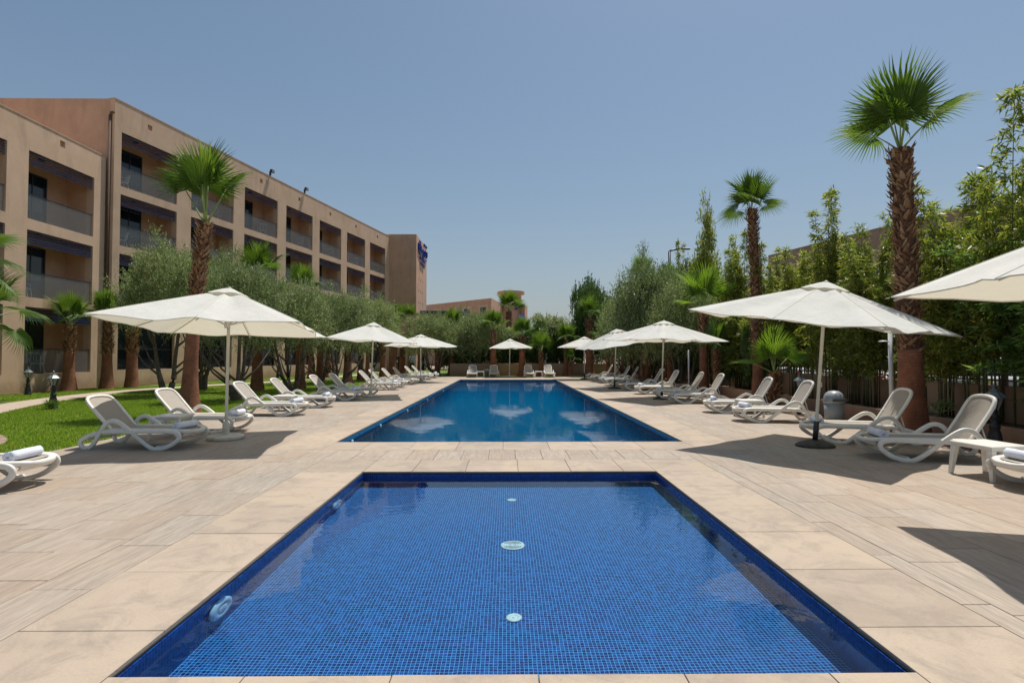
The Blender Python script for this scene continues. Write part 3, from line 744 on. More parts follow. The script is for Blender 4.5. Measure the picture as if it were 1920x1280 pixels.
# facade from x=800,y=567 to corner x=922,y=560, then recedes to x=990,y=573
fa = Vector((PX(790, 92), 92)); fb = Vector((PX(921, 80), 80)); fc = Vector((PX(948, 92), 92)); fd = Vector((PX(990, 98), 98))
hA = PZ(558.5, 80)
prism(m, [fb, fc, fc + Vector((-10, 12)), fa + Vector((0, 12)), fa], 0, hA)
m.build('wall', M['wallp'], an)
dirn = (fa - fb).normalized(); nrm = Vector((dirn.y, -dirn.x)); 
if nrm.y > 0: nrm = -nrm
Lf = (fa - fb).length
for k in range(5):
    u = Lf * (0.10 + k * .215); c = fb + dirn * u
    for z0 in (hA - 2.75, hA - 6.1):
        q = MB(); p0 = c - dirn * 1.15; p1 = c + dirn * 1.15
        prism(q, [p0 + nrm * .04, p1 + nrm * .04, p1 - nrm * .05, p0 - nrm * .05], z0 - .2, z0 + 1.85)
        wv = q.build('window', M['wall'], an)
        for a_, b_ in ((-.62, -.04), (.04, .62)):
            q = MB(); p0 = c + dirn * a_; p1 = c + dirn * b_; prism(q, [p0 + nrm * .09, p1 + nrm * .09, p1 + nrm * .041, p0 + nrm * .041], z0, z0 + 1.45)
            q.build('pane', M['dglass'], wv)
d2 = (fc - fb).normalized(); n2 = Vector((d2.y, -d2.x)); n2 = n2 if n2.x > 0 else -n2
q = MB(); p0 = fb + d2 * 1.2; p1 = fb + d2 * 11; prism(q, [p0 + n2 * .06, p1 + n2 * .06, p1 - n2 * .05, p0 - n2 * .05], 2, hA - 1.9); q.build('wall_panel', M['wall'], an)
lt = thing('annexe_tower', 'round annexe tower with a flat disc roof and a blue banner', 'building', (PX(958, 90), 90, 0))
m = MB(); m.lathe([(1.75, 0), (1.75, PZ(553, 90))], 28, cap=False, smooth=False); m.build('wall', M['wallp'], lt)
m = MB(); m.lathe([(1.7, PZ(553, 90)), (2.3, PZ(551.8, 90)), (2.3, PZ(547, 90)), (.01, PZ(546.3, 90))], 36, smooth=False); m.build('disc_roof', M['wallp'], lt)
m = MB(); m.box(.62, 1.1, -1.9, -1.72, PZ(582, 90), PZ(563, 90)); m.build('blue_banner', M['sign'], lt)
m = MB()
prism(m, [Vector((PX(962, 91), 91)), Vector((PX(984, 88), 88)), Vector((PX(989, 91), 91)), Vector((PX(984, 99), 99)), Vector((PX(962, 99), 99))], 0, PZ(574, 90))
eb = m.build('annexe_end_block', M['wallp'], label='small pink end block right of the disc-roofed tower, with a blue and white board', category='building')
m = MB(); m.add([(PX(973, 87.6), 87.6, PZ(590, 88)), (PX(984, 87.6), 87.6, PZ(590, 88)), (PX(984, 87.6), 87.6, PZ(601, 88)), (PX(973, 87.6), 87.6, PZ(597, 88)),
              (PX(973, 87.6), 87.8, PZ(590, 88)), (PX(984, 87.6), 87.8, PZ(590, 88)), (PX(984, 87.6), 87.8, PZ(601, 88)), (PX(973, 87.6), 87.8, PZ(597, 88))],
             [(0, 1, 2, 3), (4, 7, 6, 5), (0, 4, 5, 1), (1, 5, 6, 2), (2, 6, 7, 3), (3, 7, 4, 0)])
m.build('board', plain('board_blue', (.1, .25, .65), .5, .5, 4), eb)
m = MB(); m.bbox(-1.6, 2.1, -.5, 3, 3.6, 4.6, .02); c_ = m.build('blue_awning', M['canopy'], label='navy awning low behind the flowering hedge', category='awning'); c_.location = (PX(975, 60), 60, 0)
# building on the right behind the bamboo
rb = thing('right_building', 'tall tan building with small windows behind the bamboo on the right', 'building', (0, 0, 0))
pA = Vector((PX(1445, 56), 56)); dr_ = Vector((PX(1673, 43), 43)) - pA; dr_ = dr_.normalized(); nr = Vector((-dr_.y, dr_.x)); nr = nr if nr.y > 0 else -nr
Lr = 46; hR = PZ(477, 56)
m = MB(); prism(m, [pA, pA + dr_ * Lr, pA + dr_ * Lr + nr * 12, pA + nr * 12], 0, hR); m.build('wall', M['gwall'], rb)
for k in range(8):
    for z0 in (1.2, 4.4, 7.6):
        c = pA + dr_ * (2.6 + k * 4.6); q = MB(); prism(q, [c - dr_ * .8 - nr * .06, c + dr_ * .8 - nr * .06, c + dr_ * .8 + nr * .05, c - dr_ * .8 + nr * .05], z0, z0 + 1.5)
        wv = q.build('window', M['dglass'], rb); q = MB()
        for (a_, b_, c0, c1) in ((-.88, -.8, z0, z0 + 1.5), (.8, .88, z0, z0 + 1.5), (-.03, .03, z0, z0 + 1.5), (-.88, .88, z0 + 1.5, z0 + 1.58), (-.88, .88, z0 - .08, z0)):
            prism(q, [c + dr_ * a_ - nr * .1, c + dr_ * b_ - nr * .1, c + dr_ * b_ - nr * .065, c + dr_ * a_ - nr * .065], c0, c1)
        q.build('frame', M['white'], wv)
# floodlights on the roof
for u, lab in ((11.6, 'black floodlight on the hotel roof edge, nearer one'), (15.7, 'small floodlight on the hotel roof edge, farther one')):
    p = hot_pt(u, 0.0, 14.15); f_ = thing('floodlight', lab, 'floodlight', p, mr_)
    m = MB(); m.box(-.15, .15, -.27, -.1, .2, .4); m.build('housing', M['blackm'], f_)
    m = MB(); m.box(-.02, .02, -.1, .05, 0, .3); m.build('bracket', M['blackm'], f_)
    m = MB(); m.box(-.12, .12, -.278, -.272, .23, .37); m.build('lens', M['lglass'], f_)
# balcony chairs
def small_chair():
    r_ = thing('balcony_chair', 'x', 'chair')
    m = MB(); m.bbox(-.22, .22, -.21, .21, .41, .45, .01); m.build('seat', M['white'], r_)
    for sx in (-1, 1):
        for sy in (-1, 1):
            m = MB(); m.tube([(sx * .2, sy * .19, .41), (sx * .25, sy * .24, 0)], .018, 6); m.build('leg', M['white'], r_)
    m = MB(); m.tube(smooth_pts([(-.21, .21, .45), (-.23, .28, .8), (-.12, .3, .88), (.12, .3, .88), (.23, .28, .8), (.21, .21, .45)], 3), .018, 6)
    for x_ in (-.1, 0, .1): m.tube([(x_, .22, .45), (x_, .3, .88)], .012, 5)
    m.build('backrest', M['white'], r_)
    m = MB()
    for sx in (-1, 1): m.tube([(sx * .25, -.18, .42), (sx * .26, -.17, .64), (sx * .25, .24, .66)], .015, 5)
    m.build('armrest', M['white'], r_); return r_
ch0 = small_chair(); first = True
words = ['first', 'second', 'third', 'fourth', 'fifth', 'sixth', 'seventh']
for fi, fl in ((3, 'top'), (2, 'third')):
    for bi in range(7):
        for q, uu in ((0, .7), (1, 2.75)):
            if q == 0 and bi > 1: continue
            if q == 1 and (bi == 0 and fi == 3): continue
            u = mops[bi][0] + uu; p = hot_pt(u, .75, MF[fi][0]); rz = mr_ + (2.2 if q else -2.0) + rng.uniform(-.4, .4)
            lab = 'white chair, %s end of %s balcony from the left, %s floor of the long block' % ('near' if q == 0 else 'far', words[bi], fl)
            if first: ch0.location = p; ch0.rotation_euler = (0, 0, rz); ch0['label'] = lab; ch0['group'] = 'white chairs on the hotel balconies'; first = False
            else: copy_tree(ch0, p, rz, lab, 'white chairs on the hotel balconies')
copy_tree(ch0, (-20.3, 22.5, 3.9), 2.0, 'white chair on the middle balcony of the lower wing', 'white chairs on the hotel balconies')
copy_tree(ch0, (-20.3, 23.2, .75), 1.0, 'white chair behind the ground floor glass of the lower wing', 'white chairs on the hotel balconies')

# ================================================================= UMBRELLAS
def canopy_mesh(h0, hr, half=1.5, seed=0):
    rr = random.Random(seed); A = 64; T = 12; vs = [(0, 0, h0)]; fs = []
    wob = [rr.uniform(-.02, .02) for _ in range(8)]
    for i in range(1, T + 1):
        t = i / T
        for k in range(A):
            a = 2 * pi * k / A; ca, sa = cos(a), sin(a); rho = half / max(abs(ca), abs(sa))
            # square param so ribs fall on corners and mid-sides
            ph = (a / (pi / 4)) % 1.0; s = sin(pi * ph) ** 2
            rho2 = rho * (1 - .045 * s * t ** 3)
            z = h0 - (h0 - hr) * (t ** 1.06) - .085 * s * t * (1.1 - t) * 2 - .02 * s * t + wob[int(a / (pi / 4)) % 8] * t * t
            z += .012 * sin(a * 11 + seed) * t
            vs.append((ca * rho2 * t, sa * rho2 * t, z))
    for k in range(A): fs.append((0, 1 + k, 1 + (k + 1) % A))
    for i in range(T - 1):
        for k in range(A):
            k2 = (k + 1) % A; fs.append((1 + i * A + k, 1 + (i + 1) * A + k, 1 + (i + 1) * A + k2, 1 + i * A + k2))
    m = MB(); m.add(vs, fs, 0, True); return m
def umbrella(label, x, y, rot, tilt=(0, 0), lean=(0, 0), base='dark', seed=0, hr=2.05, h0=2.68, full=True, square=1.5):
    r_ = thing('parasol', label, 'parasol', (x, y, 0), 0, 'cream parasols round the pool')
    top = Vector((lean[0], lean[1], h0 - .03))
    m = MB(); pts = [(lean[0] * k / 6, lean[1] * k / 6, .05 + (h0 - .1) * k / 6) for k in range(7)]
    m.tube(pts, .027, 12); m.build('pole', M['pole'], r_)
    hd = bpy.data.objects.new('canopy', canopy_mesh(0, hr - h0, square, seed).mesh('canopy', M['fabric'])); C.objects.link(hd); hd.parent = r_
    hd.location = (lean[0], lean[1], h0); hd.rotation_euler = (tilt[0], tilt[1], rot)
    cv = [v.co.copy() for v in hd.data.vertices]
    if full:
        m = MB(); m.tube([p + Vector((0, 0, -.004)) for p in cv[-64:]], .007, 5, closed=True); m.build('hem', M['fabric'], hd)
        for k in range(8):
            m = MB(); m.tube([cv[1 + i * 64 + k * 8] + Vector((0, 0, .002)) for i in range(1, 12)], .0045, 4); m.build('seam', M['pole'], hd)
    m = MB(); A = 32; vs = [(0, 0, .05)]; fs = []
    for i in range(1, 4):
        for k in range(A):
            a = 2 * pi * k / A; rho = .27 / max(abs(cos(a)), abs(sin(a))) * i / 3; ph = (a / (pi / 4)) % 1
            vs.append((cos(a) * rho, sin(a) * rho, .05 - .135 * (i / 3) ** 1.2 + (.015 if i == 3 else 0) * sin(pi * ph) ** 2))
    for k in range(A): fs.append((0, 1 + k, 1 + (k + 1) % A))
    for i in range(2):
        for k in range(A): fs.append((1 + i * A + k, 1 + (i + 1) * A + k, 1 + (i + 1) * A + (k + 1) % A, 1 + i * A + (k + 1) % A))
    m.add(vs, fs, 0, True); m.build('vent_cap', M['fabric'], hd)
    m = MB(); m.lathe([(.03, .035), (.035, .05), (.02, .062), (.001, .066)], 10); m.build('finial', M['pole'], hd)
    if full:
        for k in range(8):
            a = k * pi / 4; rho = square * (1.40 if k % 2 else .985); z1 = (hr - h0) - .03
            m = MB(); m.tube([(0, 0, -.06), (cos(a) * rho * .5, sin(a) * rho * .5, z1 * .52 - .03), (cos(a) * rho, sin(a) * rho, z1)], .011, 6)
            rb_ = m.build('rib', M['pole'], hd)
            m = MB(); m.tube([(cos(a) * .05, sin(a) * .05, -.62), (cos(a) * rho * .42, sin(a) * rho * .42, z1 * .44 - .04)], .008, 6); m.build('strut', M['pole'], rb_)
        m = MB(); m.lathe([(.05, -.68), (.055, -.60), (.04, -.56)], 12); m.build('runner_hub', M['resin'], hd)
    if base == 'white':
        m = MB(); m.lathe([(.30, .0), (.31, .02), (.31, .055), (.29, .075), (.06, .085), (.055, .30), (.04, .31)], 28); m.build('base', M['concrete'], r_)
    else:
        m = MB(); m.lathe([(.30, .0), (.31, .02), (.26, .055), (.12, .10), (.05, .11)], 24, sy=.85); m.build('base', M['darkbase'], r_)
        m = MB(); m.tube([(0, 0, .09), (lean[0] * .15, lean[1] * .15, .42)], .042, 12); m.build('sleeve', M['blackm'], r_)
    m = MB(); q = 0.42; m.box(lean[0] * q + .025, lean[0] * q + .06, -.02, .02, .98, 1.06); m.build('crank_box', M['pole'], r_)
    return r_
umbrella('large cream parasol on a white round base beside the nearest left loungers', -5.07, 9.72, R(11), (R(-3.0), R(1.5)), (.06, -.06), 'white', 1, hr=2.0)
umbrella('cream parasol with a grey pole halfway along the left row, second from the camera', PX(696, 19.6), 19.6, R(14), (R(1), R(3)), (.10, 0), 'white', 2)
umbrella('cream parasol turned cornerwise near the far end of the left row', PX(789, 30.6), 30.6, R(44), (0, R(1)), (0, 0), 'white', 3)
umbrella('small looking cream parasol centred between the sunbeds at the far end', PX(955, 38.3), 38.3, R(2), (0, 0), (.05, 0), 'white', 4)
umbrella('cream parasol farthest along the right side of the pool', PX(1095.7, 34), 34, R(4), (0, 0), (0, 0), 'dark', 5)
umbrella('cream parasol half hidden by the olive tree, leaning pole, right side', PX(1152, 24.4), 24.4, R(18), (0, R(-9)), (.10, 0), 'dark', 6)
umbrella('cream parasol on a dark base beside the olive tree, middle of the right row', PX(1240.6, 18.5), 18.5, R(27), (R(1.0), R(1)), (.10, 0), 'dark', 7)
umbrella('large cream parasol on a dark stone base over the right-hand loungers near the camera', 5.12, 8.85, R(35), (R(8.0), R(1.0)), (.15, -.12), 'dark', 8)
umbrella('cream parasol cut off by the right edge of the photo', 5.0, 3.50, R(-12), (0, 0), (0, 0), 'dark', 9, hr=2.08, h0=2.78)

# ================================================================= LOUNGERS
def lounger(ang=48):
    """foot end towards +x, origin at centre of footprint; x from -.88 to .88"""
    r_ = thing('sun_lounger', 'x', 'sun lounger')
    off = -.85
    prof = [(.30, .265), (.14, .215), (.02, .15), (0, .08), (.06, .022), (.16, .03), (.26, .14), (.36, .32), (.46, .435), (.58, .46), (.72, .39), (.92, .24), (1.10, .10), (1.22, .03), (1.34, .02), (1.52, .075), (1.66, .18), (1.655, .26), (1.56, .295), (1.35, .297), (1.0, .29), (.6, .285), (.36, .28)]
    for s in (-1, 1):
        m = MB(); pts = [(a + off, s * .335, b) for a, b in smooth_pts([(p[0], p[1], 0) for p in prof], 3).__iter__().__class__ and [(q.x, q.y) for q in smooth_pts([(p[0], p[1], 0) for p in prof], 3)]]
        m.tube(pts, .02, 10, flat=(.034, .021), up=(0, 1, 0)); m.build('side_frame', M['resin'], r_)
    # seat frame: rounded U at the foot, rails
    m = MB(); sp = [(.42 + off, -.27, .30), (.9 + off, -.27, .305), (1.45 + off, -.27, .305), (1.66 + off, -.235, .295), (1.745 + off, -.12, .28), (1.76 + off, 0, .277), (1.745 + off, .12, .28), (1.66 + off, .235, .295), (1.45 + off, .27, .305), (.9 + off, .27, .305), (.42 + off, .27, .30)]
    m.tube(smooth_pts(sp, 4), .03, 10, flat=(.040, .030)); m.build('seat_frame', M['resin'], r_)
    # foot skirt
    m = MB(); vs = []; 
    for k in range(9):
        y = -.26 + .52 * k / 8; xx = 1.75 + off - .55 * (y * y) * 1.1
        vs += [(xx, y, .285), (xx - .03, y, .215)]
    m.add(vs, [(2 * k, 2 * k + 1, 2 * k + 3, 2 * k + 2) for k in range(8)], 0, True); 
    m.add([(v[0] - .02, v[1], v[2]) for v in vs], [(2 * k, 2 * k + 2, 2 * k + 3, 2 * k + 1) for k in range(8)], 0, True); m.build('foot_skirt', M['resin'], r_)
    m = MB(); N = 12; vs = []
    for i in range(N + 1):
        xx = .44 + (1.70 - .44) * i / N; hw_ = .25 if xx < 1.5 else .25 * math.sqrt(max(0.05, 1 - ((xx - 1.5) / .25) ** 2))
        for j in range(5): vs.append((xx + off, -hw_ + 2 * hw_ * j / 4, .312 - .012 * (1 - ((j - 2) / 2) ** 2) * (1 if i < N - 1 else .3)))
    fs = [(i * 5 + j, (i + 1) * 5 + j, (i + 1) * 5 + j + 1, i * 5 + j + 1) for i in range(N) for j in range(4)]
    m.add(vs, fs, 0, True); m.add([(v[0], v[1], v[2] - .006) for v in vs], [tuple(reversed(f)) for f in fs], 0, True); m.build('seat_sling', M['sling'], r_)
    # cross bars
    for xx, zz in ((.10, .16), (1.30, .05), (.62, .27)): m = MB(); m.tube([(xx + off, -.335, zz), (xx + off, .335, zz)], .02, 8); m.build('cross_bar', M['resin'], r_)
    # backrest pivoted at (.46,.30)
    bk = bpy.data.objects.new('backrest', None)
    m = MB(); an = R(ang); L_ = .72; ox, oz = .46 + off, .30
    def bp(u, v, n=0): return (ox - cos(an) * u - sin(an) * n, v, oz + sin(an) * u - cos(an) * n * -1)
    fr = [(0, -.255), (.3, -.262), (.56, -.262), (.68, -.215), (.72, -.10), (.725, 0), (.72, .10), (.68, .215), (.56, .262), (.3, .262), (0, .255)]
    pts = [bp(q.x, q.y, 0.03 * sin(q.x / .72 * pi)) for q in smooth_pts([(a, b, 0) for a, b in fr], 4)]
    m.tube(pts, .026, 10, flat=(.026, .022), up=(sin(an), 0, cos(an))); b_ = m.build('backrest_frame', M['resin'], r_)
    m = MB(); vs = []; N = 8
    for i in range(N + 1):
        u = .01 + .695 * i / N; hw_ = .245 if u < .55 else .245 * (1 - .30 * ((u - .55) / .155) ** 2)
        for j in range(5): vs.append(bp(u, -hw_ + 2 * hw_ * j / 4, .03 * sin(u / .72 * pi) - .010 * (1 - ((j - 2) / 2) ** 2) - .004))
    fs = [(i * 5 + j, (i + 1) * 5 + j, (i + 1) * 5 + j + 1, i * 5 + j + 1) for i in range(N) for j in range(4)]
    m.add(vs, fs, 0, True); m.add([(v[0] - .005, v[1], v[2] - .004) for v in vs], [tuple(reversed(f)) for f in fs], 0, True); m.build('backrest_sling', M['sling'], b_)
    bpy.data.objects.remove(bk)
    for s in (-1, 1): m = MB(); m.tube([bp(.32, s * .24, -.02), (.22 + off, s * .25, .20), (.10 + off, s * .25, .17)], .011, 6); m.build('recline_strut', M['resin'], r_)
    return r_
def towel():
    r_ = thing('rolled_towel', 'x', 'towel')
    m = MB(); turns = 3.2; N = 46; th = .009; ln = .21; vs = []; fs = []; sec = []
    for i in range(N + 1):
        a = 2 * pi * turns * i / N; rr = .012 + .052 * i / N; sec.append((rr * cos(a), rr * sin(a) * .88 + .055, a))
    K = 7
    for j in range(K + 1):
        y = -ln + 2 * ln * j / K; pinch = 1 - .06 * (abs(2 * j / K - 1) ** 3)
        for i, (a_, b_, an) in enumerate(sec):
            wob = 1 + .03 * sin(5 * an + j * 2.1) * (i / N)
            vs.append((a_ * pinch * wob, y + (N - i) / N * .012 * (1 if j == K else -1 if j == 0 else 0), (b_ - .055) * pinch * wob + .055))
    W_ = N + 1
    for j in range(K):
        for i in range(N): fs.append((j * W_ + i, j * W_ + i + 1, (j + 1) * W_ + i + 1, (j + 1) * W_ + i))
    m.add(vs, fs, 0, True)
    t_ = m.build('towel_roll', M['towel'], r_); md = t_.modifiers.new('s', 'SOLIDIFY'); md.thickness = .010; md.offset = -1
    m = MB(); z = .115
    for (a, b, c, d) in ((-.022, -.014, -.10, -.06), (.014, .022, -.10, -.06), (-.014, .014, -.083, -.077)):
        m.tube([((a + b) / 2, c, z - ((a + b) / 2) ** 2 * 8), ((a + b) / 2, d, z - ((a + b) / 2) ** 2 * 8)], (b - a) / 2, 4) if b - a < .02 else m.box(a, b, c, d, z - .002, z + .001)
    m.build('monogram', M['navy'], r_); return r_
L0 = lounger(47); LR = lounger(59); T0 = towel()
used = {'l': False, 't': False, 'r': False}
def place(src, key, loc, rz, label, group):
    if not used[key]:
        used[key] = True; src.location = loc; src.rotation_euler = (0, 0, rz); src['label'] = label; src['group'] = group; return src
    return copy_tree(src, loc, rz, label, group)
ordw = ['nearest', 'second', 'third', 'fourth', 'fifth', 'sixth', 'seventh', 'eighth', 'ninth', 'tenth', 'eleventh', 'twelfth', 'thirteenth']
LG = 'white sun loungers with beige slings'; TG = 'rolled towels on the loungers'
left = [(-6.28, 6.2, R(6), 1), (-5.98, 8.95, R(-5), 1), (-6.08, 10.8, R(-6), 1), (-6.02, 13.7, R(-3), 1), (-6.0, 15.8, R(-3), 1), (-5.85, 18.4, R(-4), 1), (-5.75, 20.1, R(-5), 0), (-5.65, 23.8, R(-3), 1), (-5.65, 25.5, R(-4), 1), (-5.65, 28.1, R(-5), 0), (-5.6, 30.6, R(-3), 0), (-5.55, 33.8, R(-5), 1), (-5.5, 36.1, R(-4), 1)]
ldesc = ['white lounger cut off by the left edge of the photo', 'white lounger with a table beside it, left of the white parasol base', 'white lounger behind the white pole of the nearest left parasol',
         'white lounger in front of the olive trunk, in full sun on the left', 'white lounger just beyond the second small table on the left', 'white lounger beside the base of the second left parasol',
         'white lounger just past the second left parasol, without a towel']
for i, (x_, y_, rz, tw_) in enumerate(left):
    lab = ldesc[i] if i < len(ldesc) else '%s lounger from the camera in the left row, white with beige sling' % ordw[i]
    if i > 2: rz += rng.uniform(-.07, .07)
    place(L0, 'l', (x_, y_, 0), rz, lab, LG)
    if tw_: place(T0, 't', (x_ + .68 * cos(rz), y_ + .68 * sin(rz), .315), rz + rng.uniform(-.15, .15) + (.12 if i == 0 else 0), 'rolled pale towel on the foot of the %s left-row lounger' % ordw[i], TG)
right = [(6.55, 5.95, R(176), 1), (6.18, 7.8, R(172), 1), (6.18, 9.35, R(172), 1), (6.18, 12.25, R(176), 1), (6.2, 14.15, R(175), 1), (6.1, 17.0, R(177), 1), (6.05, 18.6, R(176), 1), (6.0, 21.1, R(178), 1), (6.0, 23.3, R(177), 1), (6.0, 27.5, R(177), 0), (6.0, 29.4, R(178), 1), (6.0, 32.0, R(178), 0), (6.0, 34.2, R(179), 1)]
rdesc = ['white lounger cut off by the right edge of the photo', 'white lounger closest to the camera on the right, with towel and raised back', 'white lounger partly behind the near right parasol pole, in front of the big palm',
         'white lounger in front of the black lantern and fan palm on the right', 'white lounger just beyond the small white table on the right', 'white lounger behind the third right parasol, with dappled sling']
for i, (x_, y_, rz, tw_) in enumerate(right):
    lab = rdesc[i] if i < len(rdesc) else '%s lounger from the camera in the right row, white with beige sling' % ordw[i]
    if i > 3: rz += rng.uniform(-.08, .08)
    place(LR, 'r', (x_, y_, 0), rz, lab, LG)
    if tw_: place(T0, 't', (x_ + .68 * cos(rz), y_ + .68 * sin(rz), .315), rz + rng.uniform(-.15, .15), 'rolled pale towel on the foot of the %s right-row lounger' % ordw[i], TG)
for px, lab in ((885, 'leftmost of the four white loungers facing the camera at the far end'), (926, 'white lounger facing the camera, left of the far parasol pole'), (992, 'white lounger facing the camera, right of the far parasol pole'), (1030, 'rightmost of the four white loungers facing the camera at the far end')):
    place(L0, 'l', (PX(px, 37.6), 38.0, 0), R(-90) + rng.uniform(-.05, .05), lab, LG)

# ---------------------------------------------------------------- side tables
def table():
    r_ = thing('side_table', 'x', 'table')
    m = MB(); m.bbox(-.23, .23, -.23, .23, .385, .42, .008); m.box(-.215, .215, -.215, .215, .36, .384); m.build('tabletop', M['resin'], r_)
    for sx in (-1, 1):
        for sy in (-1, 1):
            m = MB(); a, b = sx * .195, sy * .195; a2, b2 = sx * .225, sy * .225
            m.add([(a - .028, b - .028, .36), (a + .028, b - .028, .36), (a + .028, b + .028, .36), (a - .028, b + .028, .36), (a2 - .017, b2 - .017, 0), (a2 + .017, b2 - .017, 0), (a2 + .017, b2 + .017, 0), (a2 - .017, b2 + .017, 0)],
                  [(0, 1, 2, 3), (4, 7, 6, 5), (0, 4, 5, 1), (1, 5, 6, 2), (2, 6, 7, 3), (3, 7, 4, 0)]); m.build('leg', M['resin'], r_)
    return r_
tb = table(); tb.location = (6.0, 6.62, 0); tb.rotation_euler = (0, 0, R(8)); TBG = 'small white side tables'
tb.scale = (1.15, 1.15, 1.0)
tb['label'] = 'white plastic side table standing in the sun at the right edge near the camera'; tb['group'] = TBG
copy_tree(tb, (-6.15, 9.9, 0), R(3), 'white side table between the two nearest left loungers under the parasol', TBG)
copy_tree(tb, (-6.1, 14.8, 0), R(2), 'white side table between the two sunlit left loungers', TBG)
copy_tree(tb, (6.0, 13.2, 0), R(-3), 'white side table between two loungers in front of the fan palm', TBG)
copy_tree(tb, (PX(901, 37.8), 37.8, 0), 0, 'white side table left of the far parasol at the end of the pool', TBG)
copy_tree(tb, (PX(1010, 37.8), 37.8, 0), 0, 'white side table right of the far parasol at the end of the pool', TBG)
# small foot stool bricks behind right loungers
m = MB(); m.bbox(-.13, .13, -.1, .1, 0, .18, .01); b_ = m.build('concrete_block', M['concrete'], label='pale concrete block behind the middle right loungers', category='block'); b_.location = (PX(1198, 30), 30, 0)
m = MB(); m.lathe([(.11, 0), (.16, .26), (.18, .28), (.18, .33), (.15, .33), (.14, .28), (.001, .27)], 16); b_ = m.build('flower_pot', M['pave'], label='small beige flower pot beside the palm behind the right loungers', category='pot'); b_.location = (PX(1274, 22.3), 22.3, 0)
m = MB(); m.lathe([(.16, 0), (.19, .45), (.20, .46), (.20, .5), (.17, .5)], 16); b_ = m.build('grey_tub', M['concrete'], label='grey tub behind the far left table at the pool end', category='tub'); b_.location = (PX(911.5, 39.6), 39.6, 0)

# ---------------------------------------------------------------- lanterns
def lantern():
    r_ = thing('garden_lantern', 'x', 'lantern')
    m = MB(); m.lathe([(.115, 0), (.115, .05), (.095, .07), (.10, .16), (.085, .28), (.062, .36), (.075, .38), (.075, .41), (.05, .43), (.045, .52), (.065, .55), (.065, .57), (.035, .60), (.04, .66)], 16); m.build('post', M['blackm'], r_)
    cg = MB(); g_ = MB(); n = 6; z0, z1 = .66, .86; ra, rb_ = .06, .12
    for k in range(n):
        a = 2 * pi * k / n; a2 = 2 * pi * (k + 1) / n
        cg.tube([(ra * cos(a), ra * sin(a), z0), (rb_ * cos(a), rb_ * sin(a), z1)], .008, 5)
        g_.add([(ra * .95 * cos(a), ra * .95 * sin(a), z0), (ra * .95 * cos(a2), ra * .95 * sin(a2), z0), (rb_ * .95 * cos(a2), rb_ * .95 * sin(a2), z1), (rb_ * .95 * cos(a), rb_ * .95 * sin(a), z1)], [(0, 1, 2, 3)])
    cg.build('lantern_cage', M['blackm'], r_); g_.build('glass', M['lglass'], r_)
    m = MB(); m.lathe([(.165, .855), (.165, .868), (.10, .93), (.055, .96), (.055, .985), (.03, .995), (.015, 1.02), (.024, 1.04), (.02, 1.06), (.001, 1.075)], 6, smooth=False); m.build('roof', plain('weathered_iron', (.14, .165, .17), .35, .4, 14), r_)
    return r_
ln = lantern(); GL = 'black garden lanterns'
ln.location = (PX(109, 15.35), 15.35, 0); ln['label'] = 'black garden lantern on the lawn in front of the curved path'; ln['group'] = GL
copy_tree(ln, (PX(62, 20.8), 20.8, 0), .3, 'black garden lantern close to the hotel wing wall at the far left', GL)
copy_tree(ln, (PX(523, 36.5), 36.5, 0), .3, 'black garden lantern against the hotel wall between palm trunks', GL)
copy_tree(ln, (7.78, 8.46, -.02), .25, 'black garden lantern on a stout post beside the bamboo at the right', GL)
copy_tree(ln, (7.75, 14.05, -.02), .2, 'black garden lantern behind the fourth right lounger', GL)
# ---------------------------------------------------------------- litter bin
bn = thing('litter_bin', 'grey dome-topped litter bin beside the planter wall on the right', 'bin', (7.45, 12.1, -.02))
m = MB(); m.lathe([(.19, 0), (.205, .46)], 28); m.build('bin_body', M['bin'], bn)
m = MB(); m.lathe([(.22, .45), (.225, .50), (.215, .53), (.205, .60), (.17, .67), (.10, .72), (.001, .735)], 28); ld = m.build('dome_lid', M['bin'], bn)
m = MB(); m.box(-.16, .16, -.235, -.205, .50, .56); m.build('flap', plain('bin_flap', (.10, .12, .13), .4), ld)
# ---------------------------------------------------------------- lamp posts
m = MB(); Yl = 48; m.tube([(0, 0, 0), (0, 0, PZ(470, Yl))], .12, 8); 
lp = thing('street_lamp', 'dark street lamp arm above the trees on the right', 'street lamp', (PX(1257.5, Yl), Yl, 0)); m.build('lamp_post', M['frame'], lp)
m = MB(); zt_ = PZ(470, Yl); m.tube([(0, 0, zt_), (.08, 0, zt_ + .08), (1.15, 0, zt_ + .30)], .085, 8); m.build('arm', M['frame'], lp)
m = MB(); m.bbox(1.1, 1.85, -.14, .14, zt_ + .17, zt_ + .32, .04); m.build('lamp_head', M['frame'], lp)
lp = thing('white_lamp_pole', 'white lamp pole beside the big right palm trunk', 'lamp post', (PX(1675, 11.1), 11.1, .24))
m = MB(); m.tube([(0, 0, 0), (0, 0, PZ(618, 11.1) - .24)], .045, 12); m.build('pole', M['white'], lp)
m = MB(); m.tube([(0, 0, 1.55), (-.15, -.02, 1.57)], .012, 6); m.lathe([(.001, 1.585), (.06, 1.58), (.09, 1.56), (.08, 1.55), (.001, 1.55)], 14, -.17, -.02); m.build('lamp_head', M['white'], lp)
m = MB(); m.tube([(0, 0, 0), (0, 0, 1.75)], .03, 8); wp = m.build('white_stake', M['white'], label='thin white post among the dark trunks right of the olive tree', category='post'); wp.location = (PX(1292, 22), 22, .0)
# blue and white board by the people
sb = thing('notice_board', 'tall narrow blue and white notice board behind the left loungers', 'sign', (PX(796, 42.5), 42.5, 0))
m = MB(); m.box(-.18, .0, -.03, .03, 0, 1.72); m.build('blue_panel', M['navy'], sb); m = MB(); m.box(0.003, .32, -.025, .025, .55, 1.78); m.build('white_panel', M['white'], sb)

